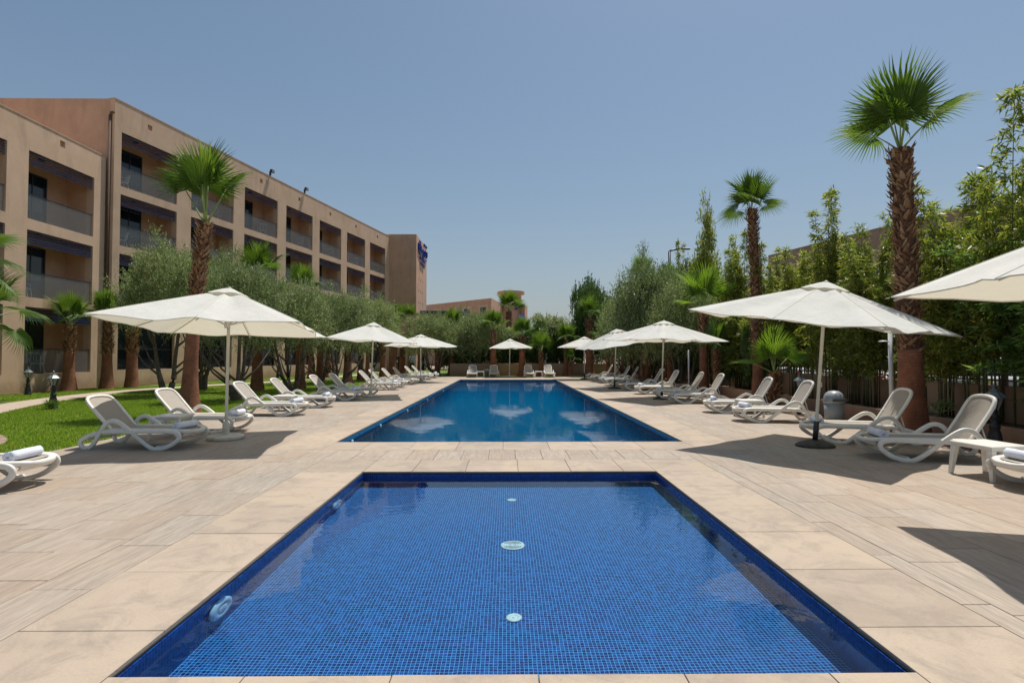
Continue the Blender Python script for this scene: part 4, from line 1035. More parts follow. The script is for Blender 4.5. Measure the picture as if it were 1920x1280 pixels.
# ================================================================= PEOPLE
def person(label, loc, rz, shirt, pose):
    r_ = thing('person', label, 'person', loc, rz)
    J = {'pel': (0, 0, .93), 'sp': (0, .01, 1.12), 'ch': (0, 0, 1.33), 'nk': (0, 0, 1.47), 'hd': (0, -.015, 1.58), 'tp': (0, -.01, 1.70)}
    rad = {'pel': .15, 'sp': .135, 'ch': .15, 'nk': .055, 'hd': .085, 'tp': .07}
    E = [('pel', 'sp'), ('sp', 'ch'), ('ch', 'nk'), ('nk', 'hd'), ('hd', 'tp')]
    for s, n in ((-1, 'l'), (1, 'r')):
        J['hp' + n] = (s * .09, 0, .88); J['kn' + n] = (s * .11, -.02 * s, .48); J['an' + n] = (s * .12, .02, .08); J['to' + n] = (s * .14, -.14, .035)
        rad['hp' + n] = .095; rad['kn' + n] = .062; rad['an' + n] = .042; rad['to' + n] = .035
        E += [('pel', 'hp' + n), ('hp' + n, 'kn' + n), ('kn' + n, 'an' + n), ('an' + n, 'to' + n)]
        J['sh' + n] = (s * .19, 0, 1.40); rad['sh' + n] = .06; rad['el' + n] = .045; rad['wr' + n] = .03; rad['ha' + n] = .034
        if pose == 'fold': J['el' + n] = (s * .25, -.05, 1.14); J['wr' + n] = (s * .02, -.20, 1.20); J['ha' + n] = (-s * .06, -.19, 1.22)
        else: J['el' + n] = (s * .36, .06, 1.17); J['wr' + n] = (s * .20, -.02, .99); J['ha' + n] = (s * .14, -.05, .97)
        E += [('ch', 'sh' + n), ('sh' + n, 'el' + n), ('el' + n, 'wr' + n), ('wr' + n, 'ha' + n)]
    ks = list(J); me = bpy.data.meshes.new('body'); me.from_pydata([J[k] for k in ks], [(ks.index(a), ks.index(b)) for a, b in E], [])
    o = bpy.data.objects.new('body', me); C.objects.link(o)
    sk = o.modifiers.new('k', 'SKIN'); o.modifiers.new('s', 'SUBSURF').levels = 2
    for i, k in enumerate(ks):
        sv = me.skin_vertices[0].data[i]; q = rad[k]; sv.radius = (q, q * (.72 if k in ('pel', 'sp', 'ch') else 1)); sv.use_root = (k == 'pel')
    dg = bpy.context.evaluated_depsgraph_get(); em = bpy.data.meshes.new_from_object(o.evaluated_get(dg)); bpy.data.objects.remove(o)
    em.materials.clear()
    for mm in (M['skin'], shirt, M['dark'], M['hair']): em.materials.append(mm)
    for p in em.polygons:
        c = p.center; p.use_smooth = True
        if c.z > 1.62 or (c.z > 1.54 and c.y > .01): p.material_index = 3
        elif c.z > 1.46: p.material_index = 0
        elif c.z < .10: p.material_index = 3
        elif c.z < .93 and abs(c.x) < .24 and (pose == 'fold' or c.y > -.13 or c.z < .88): p.material_index = 2
        else: p.material_index = 1
        if pose == 'fold' and c.y < -.13 and c.z > 1.1 and c.z < 1.3: p.material_index = 0
        if pose != 'fold' and abs(c.x) > .13 and c.z < 1.13 and c.z > .9 and abs(c.x) > .15: p.material_index = 0
    link('body', em, r_); return r_
person('person in a pale blue shirt and dark trousers standing behind the left loungers', (PX(773, 45), 45, 0), R(10), M['shirtb'], 'fold')
person('person in black clothes with hands on hips beside a palm trunk', (PX(749, 44.5), 44.5, 0), R(-30), M['dark'], 'hips')

# ================================================================= CARS
def car(label, x, y, rz, paint):
    r_ = thing('parked_car', label, 'car', (x, y, 0), rz, 'cars parked behind the fence')
    sec = [(-2.15, .45, .72), (-2.1, .30, .95), (-1.6, .26, 1.02), (-1.0, .24, 1.0), (0, .22, .98), (1.0, .22, .96), (1.7, .25, .86), (2.1, .32, .72), (2.18, .42, .60)]
    m = MB(); vs = []; fs = []; n = 10
    for (xx, zb, zt2) in sec:
        hw_ = .86 if abs(xx) < 1.9 else .74
        ring_ = [(-hw_ * .9, zb), (-hw_, zb + .12), (-hw_, zt2 - .18), (-hw_ * .95, zt2 - .05), (-hw_ * .8, zt2), (hw_ * .8, zt2), (hw_ * .95, zt2 - .05), (hw_, zt2 - .18), (hw_, zb + .12), (hw_ * .9, zb)]
        vs += [(xx, a, b) for a, b in ring_]
    for i in range(len(sec) - 1):
        for k in range(n): fs.append((i * n + k, i * n + (k + 1) % n, (i + 1) * n + (k + 1) % n, (i + 1) * n + k))
    fs += [tuple(range(n)), tuple((len(sec) - 1) * n + k for k in range(n - 1, -1, -1))]; m.add(vs, fs, 0, True); m.build('body', paint, r_)
    cab = [(-1.75, 1.0), (-1.25, 1.38), (-.6, 1.46), (.1, 1.44), (.65, 1.28), (1.15, .95)]
    m = MB(); vs = []; fs = []
    for (xx, z) in cab: vs += [(xx, -.76, .93), (xx, -.60 if z > 1.1 else -.72, z), (xx, .60 if z > 1.1 else .72, z), (xx, .76, .93)]
    for i in range(len(cab) - 1):
        for k in range(3): fs.append((i * 4 + k, i * 4 + k + 1, i * 4 + 5 + k, i * 4 + 4 + k))
    m.add(vs, fs, 0, True); m.build('window', M['dglass'], r_)
    m = MB(); m.add([(-1.2, -.57, 1.40), (-.6, -.59, 1.475), (.1, -.58, 1.455), (.45, -.55, 1.36), (.45, .55, 1.36), (.1, .58, 1.455), (-.6, .59, 1.475), (-1.2, .57, 1.40)], [(0, 1, 6, 7), (1, 2, 5, 6), (2, 3, 4, 5)], 0, True)
    for s in (-1, 1):
        for (x0, z0, x1, z1) in ((-1.75, 1.0, -1.22, 1.40), (-.35, .95, -.35, 1.46), (1.15, .95, .5, 1.34)): m.tube([(x0, s * .75, z0), (x1, s * .60, z1)], .035, 6)
    m.build('roof', paint, r_)
    for s in (-1, 1):
        for xx in (-1.35, 1.35):
            m = MB(); m.lathe([(.20, -.1), (.31, -.1), (.33, -.06), (.33, .06), (.31, .1), (.2, .1)], 20); wv = m.build('wheel', M['tyre'], r_); wv.location = (xx, s * .80, .33); wv.rotation_euler = (R(90), 0, 0)
            m = MB(); m.lathe([(.2, -.085), (.2, .085), (.05, .105), (.001, .105)], 14); m.build('rim', M['carp'], wv)
        m = MB(); m.bbox(-2.19, -2.05, s * .62 - .12, s * .62 + .12, .68, .84, .02); m.build('tail_light', M['lamp'], r_)
        m = MB(); m.bbox(2.02, 2.17, s * .60 - .14, s * .60 + .14, .58, .70, .02); m.build('headlight', M['white'], r_)
    return r_
car('silver parked car seen through the fence right of the big palm', 13.2, 14.6, R(96), M['carp'])
car('white parked car seen through the bamboo behind the near right parasol pole', 13.2, 20.2, R(94), M['white'])
car('white parked car behind the fence left of the near right parasol pole', 13.4, 25.6, R(93), M['white'])
car('pale parked car at the right edge behind the bamboo', 13.0, 9.8, R(94), M['carp'])

# ================================================================= PLANTS
def fan_mesh(name, seed, fold=.25, droop=.25, nseg=38, spread=118, mat=None):
    rr = random.Random(seed); m = MB(); Rr = 1.0
    for i in range(nseg):
        f = (i + .5) / nseg * 2 - 1; a = R(spread) * f; da = R(spread) / nseg * .98
        Ls = Rr * (1.0 - .22 * abs(f) ** 1.5) * rr.uniform(.93, 1.04); sp = .46 * rr.uniform(.88, 1.1) * (1 - .15 * abs(f))
        def P_(r, an, dz=0):
            x, y = r * cos(an), r * sin(an)
            z = fold * abs(y) * .9 + dz - droop * (r ** 3) * (.5 + .9 * abs(f))
            return (x, y, z)
        j = rr.uniform(-.02, .02); bend = rr.uniform(0, .10)
        h = .016
        v = [P_(.03, a), P_(sp, a - da, -h), P_(sp, a, h), P_(sp, a + da, -h)]
        k2 = .30 * da / 1.0; r2 = sp + (Ls - sp) * .5
        v += [P_(r2, a - da * .36 + j, -.006 - bend * .3), P_(r2, a + j, .006 - bend * .3), P_(r2, a + da * .36 + j, -.006 - bend * .3), P_(Ls, a + j * 2, -bend * 1.2)]
        m.add(v, [(0, 1, 2), (0, 2, 3), (1, 4, 5, 2), (2, 5, 6, 3), (4, 7, 5), (5, 7, 6)], 0)
    return m.mesh(name, mat or M['fan'])
FANS = [fan_mesh('fan_blade', 1, .28, .18), fan_mesh('fan_blade', 2, .45, .30), fan_mesh('fan_blade', 3, .15, .45), fan_mesh('fan_blade', 4, .6, .15)]
FANL = [fan_mesh('fan_blade', 5, .30, .15, mat=M['fanl']), fan_mesh('fan_blade', 6, .45, .25, mat=M['fanl'])]
STK = {}
def stalk_mesh(curve):
    m = MB(); pts = [(t, 0, -curve * t * t) for t in (0, .25, .5, .75, 1.0)]; m.tube(pts, [.030, .022, .018, .015, .012], 6); return m.mesh('stalk', M['stalk'])
STM = [stalk_mesh(.0), stalk_mesh(.12), stalk_mesh(.3)]
def palm(label, x, y, ztop, rbase, rtop, Rf, nf, seed, boots=.35, lp=1.0, z0=-.03, light=.2, lo=42, lean=(0, 0), bootr=1.35, detail=1.0):
    rr = random.Random(seed); r_ = thing('fan_palm', label, 'palm tree', (x, y, z0), 0, 'fan palms')
    H = ztop - z0; zb = H * (1 - boots)
    def cen(z): t = z / H; return (lean[0] * t * t, lean[1] * t * t)
    def rad(z):
        t = z / H; return rtop + (rbase - rtop) * math.exp(-z / .55) * 1.0 + (.15 * rtop) * (1 - t)
    def column(za, zb_, mul, nz, sec, jit):
        m = MB(); vs = []; fs = []
        for i in range(nz + 1):
            z = za + (zb_ - za) * i / nz; cx, cy = cen(z); q = rad(z) * mul
            for k in range(sec):
                a = 2 * pi * k / sec; w_ = 1 + rr.uniform(-jit, jit); vs.append((cx + q * w_ * cos(a), cy + q * w_ * sin(a), z))
        for i in range(nz):
            for k in range(sec): fs.append((i * sec + k, i * sec + (k + 1) % sec, (i + 1) * sec + (k + 1) % sec, (i + 1) * sec + k))
        fs.append(tuple(nz * sec + k for k in range(sec))); m.add(vs, fs, 0, True); return m
    column(0, zb + .02, 1, max(6, int(zb * 12)), 18, .02).build('trunk', M['bark'], r_)
    column(zb, H, .92, max(4, int((H - zb) * 8)), 14, .08).build('trunk_fibre', M['core'], r_)
    # old leaf bases in a helix
    m = MB(); nb = int((H - zb) / .075 * 11 * detail); ga = 2.39996
    for i in range(nb):
        t = i / nb; z = zb - .04 + (H - zb) * t; a = i * ga + rr.uniform(-.2, .2); q = rad(z) * .93; cx, cy = cen(z)
        ln_ = rr.uniform(.08, .22) * (rtop / .22) ** .5 * bootr; wd = rr.uniform(.018, .05) * (rtop / .22) ** .5 * bootr; outw = rr.uniform(.15, .9); tw_ = rr.uniform(-.9, .9)
        rd = Vector((cos(a), sin(a), 0)); tg = Vector((-sin(a), cos(a), 0)); up_ = (Vector((0, 0, 1)) * cos(outw) + rd * sin(outw) + tg * tw_).normalized()
        b0 = Vector((cx, cy, z)) + rd * (q * .96)
        nn = up_.cross(tg).normalized()
        v = [b0 - tg * wd, b0 + tg * wd, b0 + up_ * ln_ * .6 + tg * wd * .75 + rd * .012, b0 + up_ * ln_ * .6 - tg * wd * .75 + rd * .012, b0 + up_ * ln_ + tg * wd * .25, b0 + up_ * ln_ - tg * wd * .3, b0 + up_ * ln_ * .5 + rd * .03]
        m.add(v, [(0, 1, 6), (1, 2, 6), (2, 3, 6), (3, 0, 6), (3, 2, 4, 5), (0, 3, 5), (1, 4, 2)], 0)
    m.build('leaf_bases', M['boot'], r_, kind='stuff')
    cx, cy = cen(H)
    for k in range(nf):
        t = k / max(1, nf - 1); el = R(87 + (lo - 87) * (t ** 1.5)) + rr.uniform(-.12, .12); az = k * ga + rr.uniform(-.3, .3) + seed
        L_ = lp * (rr.uniform(.85, 1.1)); R_ = Rf * rr.uniform(.85, 1.08) * (1 if t < .8 else .85)
        # stalk
        ci = 0 if el > R(55) else 1 if el > R(15) else 2
        st = link('frond', STM[ci], r_, loc=(cx, cy, H - .05), rot=Euler((0, -el, az)))
        st.scale = (L_, 1, L_) if True else None
        st.scale = (L_, max(.6, L_), L_)
        fm = rr.choice(FANL) if rr.random() < light and (t < .5 or light > 1) else FANS[0 if t < .35 else 1 if t < .55 else 3 if t < .7 else 2]
        if t < .12: fm = FANS[3]
        # blade: local to the stalk, pitched a little back
        pit = rr.uniform(-.25, .15) if t < .6 else rr.uniform(0, .45)
        bl = link('fan_blade', fm, st, loc=(1.0, 0, -(0, .12, .3)[ci]), rot=Euler((rr.uniform(-.5, .5), pit + (0, .2, .5)[ci], 0)))
        bl.scale = (R_ / L_, R_ / max(.6, L_), R_ / L_)
    return r_
S = 100
palm('tall fan palm with a thick red-brown trunk on the lawn behind the near left parasol', -8.2, 13.9, 4.95, .30, .14, 1.2, 7, 14, .50, 1.15, light=.1, lean=(.35, 0), lo=54)
palm('tallest fan palm on the right, massive shaggy trunk beside the near right lounger', 7.55, 9.9, 5.4, .30, .17, .98, 8, 23, .70, .72, light=.15, lean=(-.12, 0), lo=50, bootr=1.15)
palm('tall slender fan palm with a shaggy trunk, centre right above the parasol', 8.0, 16.9, 6.2, .25, .13, .85, 10, 31, .78, .5, lo=18, lean=(-.15, 0), light=.1)
palm('short fan palm with a bright wide crown behind the right side table', 7.55, 15.0, 1.05, .16, .10, .95, 6, 41, .8, .60, light=1.6, lo=28)
palm('fan palm with a bright crown above the third right parasol', 7.9, 21.3, 3.4, .22, .15, 1.15, 9, 52, .45, .85, light=1.3, lo=35)
palm('thin young fan palm beside the palm above the third right parasol', 7.95, 20.2, 1.75, .13, .10, .8, 6, 57, .5, .5, light=.9, lo=25)
palm('fan palm with short trunk in front of the ground floor of the lower wing', PX(137, 23.2), 23.2, PZ(612, 23.2), .31, .17, .88, 8, 61, .40, .8, light=.3, lo=38)
palm('fan palm in the corner of the two hotel blocks with one broken hanging frond', PX(207, 24.6), 24.6, PZ(600, 24.6), .30, .17, .9, 7, 67, .5, .75, light=.3, lo=30)
palm('stout fan palm trunk right of the hotel corner, crown lost in the olive tree', PX(253, 25.6), 25.6, PZ(618, 25.6), .30, .20, .8, 7, 71, .4, .8)
palm('fan palm at the left edge whose upper fronds reach into the photo', PX(-70, 15.0), 15.0, PZ(500, 15), .3, .2, 1.2, 11, 73, .5, 1.0, lo=-10)
palm('fan palm at the left edge whose lower fronds hang by the wing balconies', PX(-25, 17.4), 17.4, PZ(600, 17.4), .3, .2, 1.2, 10, 79, .5, 1.0, lo=0)
rows = [ # px, Y, ytop, rbase, Rf, nf, label
 (485, 23.4, 522, .30, 1.25, 9, 'fan palm trunk just left of the third left lounger, crown above the olives'),
 (564.5, 24.8, 548, .28, 1.1, 8, 'fan palm trunk right of the sunlit loungers, crown inside the olives'),
 (585, 35, 610, .26, .8, 6, 'slim fan palm trunk close to the hotel wall between two thicker trunks'),
 (602, 31, 612, .30, .8, 6, 'rough fan palm trunk right of the second sunlit table'),
 (617, 36.5, 600, .24, .8, 6, 'slim fan palm near the hotel wall behind the left parasol'),
 (653, 29.5, 655, .30, 1.15, 9, 'short fan palm with spiky crown left of the second left parasol'),
 (677, 33, 668, .24, 1.0, 8, 'low fan palm behind the pole of the second left parasol'),
 (690, 40, 640, .22, .8, 6, 'slim distant fan palm behind the second left parasol pole'),
 (719, 36.8, 640, .30, .8, 5, 'fan palm trunk under the right edge of the second left parasol'),
 (736, 40, 620, .36, 1.1, 7, 'thick fan palm trunk left of the person in black'),
 (755, 41.5, 648, .34, .7, 5, 'fan palm trunk between the two standing people'),
 (742, 46, 604, .26, 1.35, 9, 'fan palm with crown in front of the tower foot'),
 (768, 48, 600, .24, 1.2, 7, 'fan palm with few fronds just right of the tower foot'),
 (786, 49, 640, .2, .8, 5, 'distant slim fan palm under the turned left parasol'),
 (820, 40.5, 655, .26, .6, 4, 'trimmed fan palm trunk with pale leaf scars right of the turned parasol'),
 (849, 41.6, 612, .44, 1.1, 10, 'fan palm at the left corner of the pool end with tall shaggy trunk'),
 (925, 39.6, 618, .34, 1.15, 11, 'fan palm behind the left pair of far loungers'),
 (979, 39.6, 630, .34, 1.1, 10, 'fan palm just right of the far parasol'),
 (1014.5, 39.6, 659, .24, 1.2, 8, 'short fan palm with a yellowish heart behind the right far table'),
 (1061, 39.9, 640, .24, 1.1, 9, 'fan palm at the right corner of the pool end, pale crown'),
 (1070, 39.4, 677, .2, .8, 6, 'very short fan palm in front of the wall at the right corner'),
 (954, 56, 584, .5, 1.7, 11, 'dark distant fan palm in front of the disc-roofed tower'),
 (1106, 39.4, 597, .42, 1.3, 11, 'tall fan palm behind the farthest right parasol'),
 (1139.5, 37, 640, .22, 1.2, 9, 'slim fan palm with pale green crown between two right parasols'),
 (1148, 36, 610, .22, 1.2, 7, 'slim fan palm trunk left of the olive tree on the right'),
 (1169.5, 33, 620, .24, .8, 5, 'fan palm trunk under the left part of the right olive tree'),
 (1181, 32, 625, .22, .8, 5, 'second fan palm trunk under the right olive tree'),
 (1207, 29, 600, .24, .8, 5, 'fan palm trunk left of the leaning pole of trunks under the olive'),
 (1215.5, 27.8, 610, .18, .8, 5, 'light brown thin palm trunk behind the right loungers'),
 (1259, 25, 615, .24, .8, 5, 'fan palm trunk behind the middle right parasol pole'),
 (1252, 28.5, 545, .24, 1.15, 8, 'dark fan palm whose fan stands above the right olive tree'),
 (1204, 33, 525, .26, 1.2, 8, 'fan palm crown above the left part of the right olive tree'),
]
for i, (px, Y, yt, rb0, Rf, nf, lab) in enumerate(rows):
    palm(lab, PX(px, Y), Y, PZ(yt, Y), rb0, rb0 * .58, Rf * .84, nf, 200 + i * 7, .38, .66 * Rf, light=.8, lo=40, detail=.45)

# ---------------------------------------------------------------- olive trees
def branches(seed, h0, spread, n, r0, top):
    rr = random.Random(seed); m = MB()
    for k in range(n):
        a = 2 * pi * k / n + rr.uniform(-.5, .5); ox, oy = .12 * cos(a), .12 * sin(a); e = spread * rr.uniform(.5, 1)
        pts = smooth_pts([(ox * .5, oy * .5, 0), (ox * 2 + rr.uniform(-.1, .1), oy * 2 + rr.uniform(-.1, .1), h0 * .5), (e * .5 * cos(a), e * .5 * sin(a), h0), (e * cos(a), e * sin(a), top)], 4)
        N = len(pts); m.tube(pts, [r0 * (1 - .8 * i / N) for i in range(N)], 8)
        for j in range(3):
            b0 = pts[int(N * (.45 + .15 * j))]; a2 = a + rr.uniform(-1.3, 1.3)
            m.tube([b0, b0 + Vector((.5 * cos(a2), .5 * sin(a2), .45)), b0 + Vector((.9 * cos(a2), .9 * sin(a2), 1.1))], [r0 * .35, r0 * .22, r0 * .1], 6)
    return m
OLV = []
for s in range(4):
    g_ = random.Random(s * 3 + 1); el = [(0, 0, .5, .8, .8, .5)]
    for k in range(7):
        a = k * 2 * pi / 7 + g_.uniform(-.3, .3); q = g_.uniform(.4, .62); el.append((q * cos(a), q * sin(a), g_.uniform(.25, .75), g_.uniform(.28, .42), g_.uniform(.28, .42), g_.uniform(.22, .34)))
    for k in range(8): q = g_.uniform(.1, .75); a = g_.uniform(0, 6.3); el.append((q * cos(a), q * sin(a), g_.uniform(.80, 1.12) - q * .3, .09, .09, g_.uniform(.15, .28)))
    P_, D_ = crown(s + 40, el, 430, 12, 9, .17, up=.75, lump_r=.20)
    OLV.append(leaf_cloud_mesh('crown', P_, D_, .040, .012, M['olive'], s, .05))
def olive(label, px, Y, yb, yt, rad, s, rz, x=None, trunk=True):
    X = PX(px, Y) if x is None else x
    zb, zt = PZ(yb + 9, Y), PZ(yt, Y); r_ = thing('olive_tree', label, 'olive tree', (X, Y, -.02), rz, 'olive trees')
    branches(s * 11 + int(px), max(.6, zb * .6), rad * .5, 2 + int(px) % 3, .13, (zb + zt) / 2).build('trunk', M['obark'], r_)
    c = link('crown', OLV[s % 4], r_, loc=(0, 0, zb)); c.scale = (rad, rad, (zt - zb) * .92); return r_
olive('olive tree leaning over the hotel corner, tallest and loosest of the left olives', 318, 20.5, 625, 470, 1.9, 0, .3)
olive('olive tree with forked pale trunk behind the near left parasol pole', 448, 18.2, 660, 500, 1.75, 1, 1.1)
olive('olive tree filling the space right of the near left parasol', 550, 22.5, 668, 535, 1.9, 2, 2.0)
olive('olive tree with thin dark stems left of the second left parasol', 640, 25, 665, 555, 1.8, 3, .2)
olive('olive tree close behind the big left palm', 385, 24, 640, 480, 2.0, 3, 2.5)
olive('olive tree in front of the middle hotel bays', 600, 29.5, 660, 555, 2.3, 0, 2.2)
olive('olive tree above the second left parasol', 690, 33, 650, 560, 2.3, 1, 3.2)
olive('olive tree with white slanting stems behind the turned left parasol', 815, 40.6, 668, 592, 2.6, 2, .9)
olive('olive tree behind the left pair of far loungers', 900, 41.8, 680, 588, 2.7, 3, 1.9)
olive('rounded olive tree at the far left of the pool end', 860, 46, 650, 590, 2.8, 0, 1.2)
olive('large dense olive tree overhanging the middle right loungers', 1215, 26.5, 690, 500, 2.35, 1, .5)
olive('olive tree behind the middle right parasol', 1282, 24.0, 685, 530, 1.9, 2, 1.5)
olive('olive tree between two right parasols, farther away', 1178, 31.5, 680, 560, 2.2, 3, 2.7)
# ---------------------------------------------------------------- bamboo clumps
def bamboo_protos(seed, H, rad, nc, leafm, L=.13, W=.022, lowz=1.0, dens=1.0, spire=False):
    g_ = np.random.default_rng(seed); m = MB(); Ps = []; Ds = []
    for c in range(nc):
        a = g_.uniform(0, 2 * pi); b = rad * .45 * g_.uniform(.1, 1); h = H * g_.uniform(.62, 1.0) if c else H
        lz = lowz * g_.uniform(.75, 1.15); out = g_.uniform(.2, 1.0) * rad * (.3 if spire or c == 0 else 1); bx, by = b * cos(a), b * sin(a); a2 = a + g_.uniform(-.6, .6)
        def pt(t): return np.array([bx + out * cos(a2) * t ** 2.2, by + out * sin(a2) * t ** 2.2, h * (t - .08 * (0 if spire else 1) * t ** 3)])
        m.tube([tuple(pt(t)) for t in np.linspace(0, 1, 9)], [.019 * (1 - .85 * t) for t in np.linspace(0, 1, 9)], 6)
        nt_ = int(h * 14 * dens)
        for _ in range(nt_):
            t = g_.uniform(lz / H, 1.0); p = pt(t); an = g_.uniform(0, 2 * pi); ln_ = (.75 * (1 - t) + .12) * g_.uniform(.4, 1) * (rad if not spire else rad * .8)
            d = np.array([cos(an), sin(an), g_.uniform(-.05, .6)]); K = max(3, int(ln_ / .045))
            f = np.linspace(.2, 1, K)[:, None]; q = p + d * ln_ * f + np.array([0, 0, -.35]) * ln_ * f ** 2
            for _r in range(3): 
                Ps.append(q + g_.normal(size=q.shape) * .02); Ds.append(d * .6 + g_.normal(size=q.shape) * .7 + np.array([0, 0, -.15]))
    me = leaf_cloud_mesh('foliage', np.concatenate(Ps), np.concatenate(Ds), L, W, leafm, seed, .25)
    return m.mesh('culms', M['culm']), me
BAM = [bamboo_protos(1, 6.0, 1.5, 16, M['bamboo'], .17, .034, lowz=1.9, dens=1.35), bamboo_protos(2, 6.2, 1.2, 12, M['bamboo'], .15, .030, lowz=2.0, dens=1.75), bamboo_protos(3, 5.6, 1.3, 20, M['bamboop'], .18, .038, lowz=1.7, dens=.85), bamboo_protos(4, 5.5, .7, 9, M['bamboo'],   .14, .028, lowz=1.9, dens=1.5, spire=True)]
def bamboo(label, px, Y, yt, s, rz, sx=1.0, x=None):
    X = PX(px, Y) if x is None else x; r_ = thing('bamboo_clump', label, 'bamboo', (X, Y, .22), rz, 'bamboo clumps along the fence')
    H = (6.0, 6.2, 5.6, 5.5)[s]; k = (PZ(yt, Y) - .22) / H
    for nm, me in zip(('culms', 'foliage'), BAM[s]):
        c = link(nm, me, r_); c.scale = (sx, sx, k)
        if nm == 'culms': c['kind'] = 'thing'
    return r_
bamboo('dense bamboo clump at the right edge with drooping broad leaves', 0, 8.3, 330, 2, .4, 1.15, x=9.0)
bamboo('tall bamboo clump right of the biggest palm, spire rising into the sky', 1868, 9.9, 150, 0, 1.2, 1.0)
bamboo('bamboo clump directly behind and right of the biggest palm trunk', 1772, 11.0, 345, 1, 2.0, .8)
bamboo('low leafy bamboo clump behind the nearest right lantern', 0, 7.0, 330, 2, 2.2, 1.1, x=9.0)
bamboo('yellowish bamboo clump left of the biggest palm trunk', 1640, 13.1, 385, 1, .2, .85)
bamboo('slim tall bamboo spire behind the near right parasol', 1556, 14.9, 345, 3, .8, 1.3)
bamboo('dark leaved bamboo thicket behind the litter bin', 1600, 14.2, 480, 1, 3.0, .8)
bamboo('bamboo clump between the slim spire and the slender palm', 1490, 16.8, 440, 1, 1.9, .85)
bamboo('light bamboo just right of the slender palm', 1450, 18.6, 450, 3, 2.9, 1.3)
bamboo('yellowish bamboo in front of the tan building, right of the spire', 1600, 15.6, 430, 1, 2.6, .9)
bamboo('bamboo in front of the left corner of the tan building', 1530, 17.8, 445, 1, .6, .9)
bamboo('bamboo filling the view just right of the biggest palm trunk', 1725, 12.2, 470, 1, 4.0, .75)
bamboo('bamboo just left of the slender palm', 1385, 21.2, 430, 3, .1, 1.4)
bamboo('yellow green bamboo low beside the slender palm', 1400, 20.0, 560, 1, 1.0, .9)
bamboo('bamboo thicket farther along the fence behind the right olive trees', 1340, 25, 500, 0, 1.0, 1.0)
bamboo('bamboo spire above the farthest right trees', 1277, 30, 445, 3, 2.0, 1.0)
# ---------------------------------------------------------------- broadleaf trees
def leafy_mesh(seed, mat, L, W, n=320, tall=False):
    g_ = random.Random(seed); el = []
    if tall:
        for k in range(7): t = k / 6; el.append((g_.uniform(-.12, .12), g_.uniform(-.12, .12), t, .55 * (1 - t) ** .8 + .06, .55 * (1 - t) ** .8 + .06, .16))
    else:
        el = [(0, 0, .5, .75, .75, .45)] + [(.55 * cos(a), .55 * sin(a), g_.uniform(.2, .85), .4, .4, .25) for a in [k * 2 * pi / 8 + g_.uniform(-.3, .3) for k in range(8)]]
    P_, D_ = crown(seed, el, n, 12, 7, .12, up=.25, lump_r=.28); return leaf_cloud_mesh('crown', P_, D_, L, W, mat, seed, .15)
LEA = [leafy_mesh(3, M['laurel'], .055, .028), leafy_mesh(4, M['bamboo'], .04, .018, 420, True), leafy_mesh(5, M['bougl'], .05, .03, 420)]
def tree(label, px, Y, yb, yt, rad, s, rz, name='laurel_tree', cat='tree', x=None, ry=None, group=None):
    X = PX(px, Y) if x is None else x; zb, zt = PZ(yb, Y), PZ(yt, Y); r_ = thing(name, label, cat, (X, Y, .15), rz, group)
    branches(int(px) + s, max(.5, zb), rad * .5, 3, .09, (zb + zt) / 2).build('trunk', M['obark'], r_)
    c = link('crown', LEA[s], r_, loc=(0, 0, zb - .15)); c.scale = (rad, ry or rad, (zt - zb) * (.95 if s != 1 else 1)); return r_
tree('dark broadleaf tree at the far right corner of the pool end', 1112, 42.5, 700, 535, 1.9, 0, .2)
tree('broadleaf tree right of the corner tree, farther back', 1150, 44, 690, 560, 2.2, 0, 1.2)
tree('pointed evergreen tree rising above the right olive trees', 1325, 28, 640, 405, 1.9, 1, .5, 'conical_tree')
tree('second pointed evergreen between the conical tree and the slender palm', 1375, 25, 640, 475, 1.5, 1, 1.5, 'conical_tree')
tree('light leaved tree behind the palm crown on the right', 1305, 31, 660, 508, 1.5, 0, 2.5)
tree('dark tree behind the olive on the right', 1235, 34, 690, 540, 2.2, 0, 3.0)
tree('dark tree between the farthest right parasols', 1185, 38, 690, 555, 2.4, 0, 4.0)
# shrubs closing the view under the trees on the right
shr = [(9.0, 38.5, 1.5, 2.6), (9.0, 35.5, 1.5, 2.8), (8.95, 32.5, 1.5, 2.6), (9.0, 29.5, 1.5, 2.9), (9.0, 26.6, 1.4, 2.6), (9.0, 23.8, 1.4, 2.7), (9.0, 21.2, 1.2, 2.4), (8.95, 18.9, 1.0, 2.2)]
for i, (x_, y_, rad, h) in enumerate(shr):
    r_ = thing('laurel_shrub', 'dark shrub against the fence, %s from the far end of the right row' % ordw[i].replace('nearest', 'first'), 'shrub', (x_, y_, .2), i * 1.3, 'dark shrubs along the right fence')
    c = link('foliage', LEA[0] if i % 2 else LEA[2], r_); c.scale = (.75 if rad > 1.1 else .6, rad, h)
    c.rotation_euler = (0, 0, -i * 1.3)
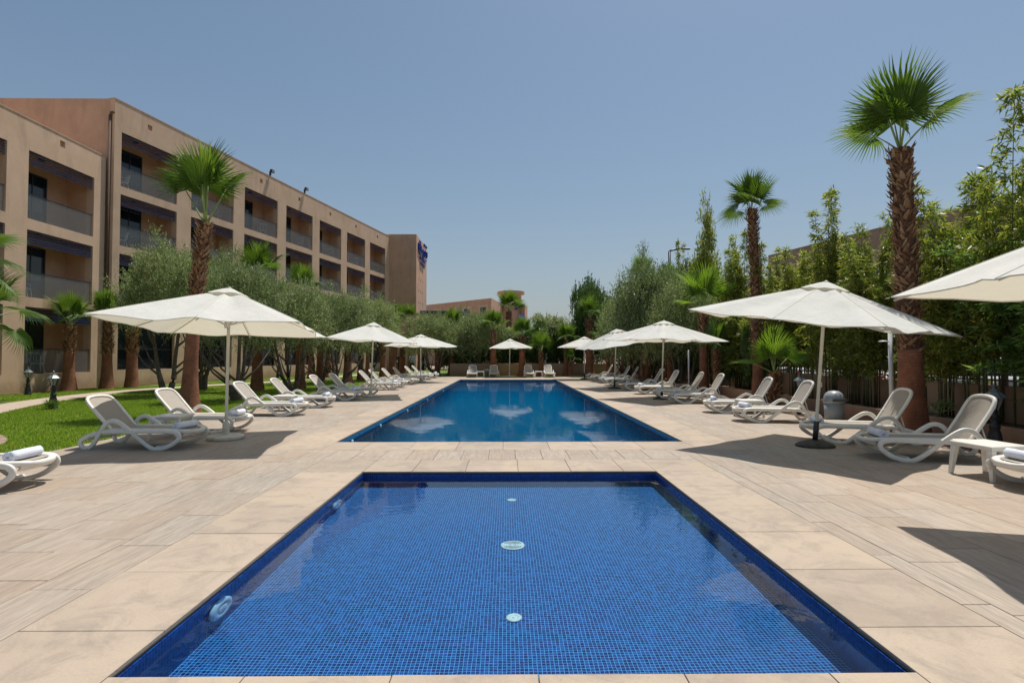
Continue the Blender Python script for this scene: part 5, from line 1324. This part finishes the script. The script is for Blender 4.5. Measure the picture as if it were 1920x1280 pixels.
# end hedge
hd = [(-4.7, 43.5, 1.2, 3.1, 2, 'dark hedge shrub left of the far wall'), (-3.0, 42.6, 2.0, 3.0, 2, 'dark hedge shrub behind the far left palm'), (-.6, 42.5, 1.9, 2.9, 2, 'dark hedge shrub behind the far parasol, left part'), (1.4, 42.4, 1.7, 3.1, 2, 'dark hedge shrub behind the far parasol, right part'),
      (3.2, 42.5, 1.7, 3.6, 2, 'dark hedge shrub behind the far right loungers'), (5.2, 42.4, 1.7, 3.3, 2, 'dark hedge shrub near the right far corner')]
for i, (x_, y_, rad, h, s, lab) in enumerate(hd):
    r_ = thing('hedge_shrub', lab, 'shrub', (x_, y_, .15), i, 'hedge behind the end wall'); c = link('foliage', LEA[s], r_); c.scale = (rad, rad * .8, h)
BG = leafy_mesh(15, M['bougf'], .045, .030, 300)
for i, (px, Y, yb, yt, rad, lab) in enumerate(((965, 41.9, 640, 618, 1.5, 'pale flowering climber low over the hedge by the far parasol'), (1030, 42.6, 640, 598, 2.4, 'large pale flowering climber on top of the hedge at the far right'), (1085, 43.2, 655, 615, 2.1, 'pale flowering climber beside the corner tree'))):
    Z0 = PZ(yb, Y); r_ = thing('flowering_climber', lab, 'climber', (PX(px, Y), Y, .15), i * 2.0); c = link('foliage', BG, r_, loc=(0, 0, Z0 - .3)); c.scale = (rad, rad * .6, PZ(yt, Y) - Z0 + .3)
    m = MB()
    for k in range(7):
        a = rng.uniform(-2, 2); m.tube(smooth_pts([(0, 0, 0), (a * .3, 0, Z0), (a * .6, .0, PZ(yt, Y) - .3), (a * .8, 0, PZ(yt, Y) + rng.uniform(0, .7) - .15)], 3), .014, 5)
    m.build('stems', M['obark'], r_)
# low plants
lowp = [(-12.7, 15.1, .22, 'tuft of weeds round the foot of the nearest lawn lantern'), (8.75, 10.6, .35, 'red leaved low plant in the raised bed right of the big palm')]
for i, (x_, y_, rad, lab) in enumerate(lowp):
    P_, D_ = crown(77 + i, [(0, 0, rad * .3, rad, rad, rad * .4)], 10, 8, 3, .05, up=1.2); leaf_cloud('low_plant', P_, D_, .14, .02, M['fan'] if i == 0 else M['bougf'], i, 0, label=lab, category='plant').location = (x_, y_, -.02 if i == 0 else .24)
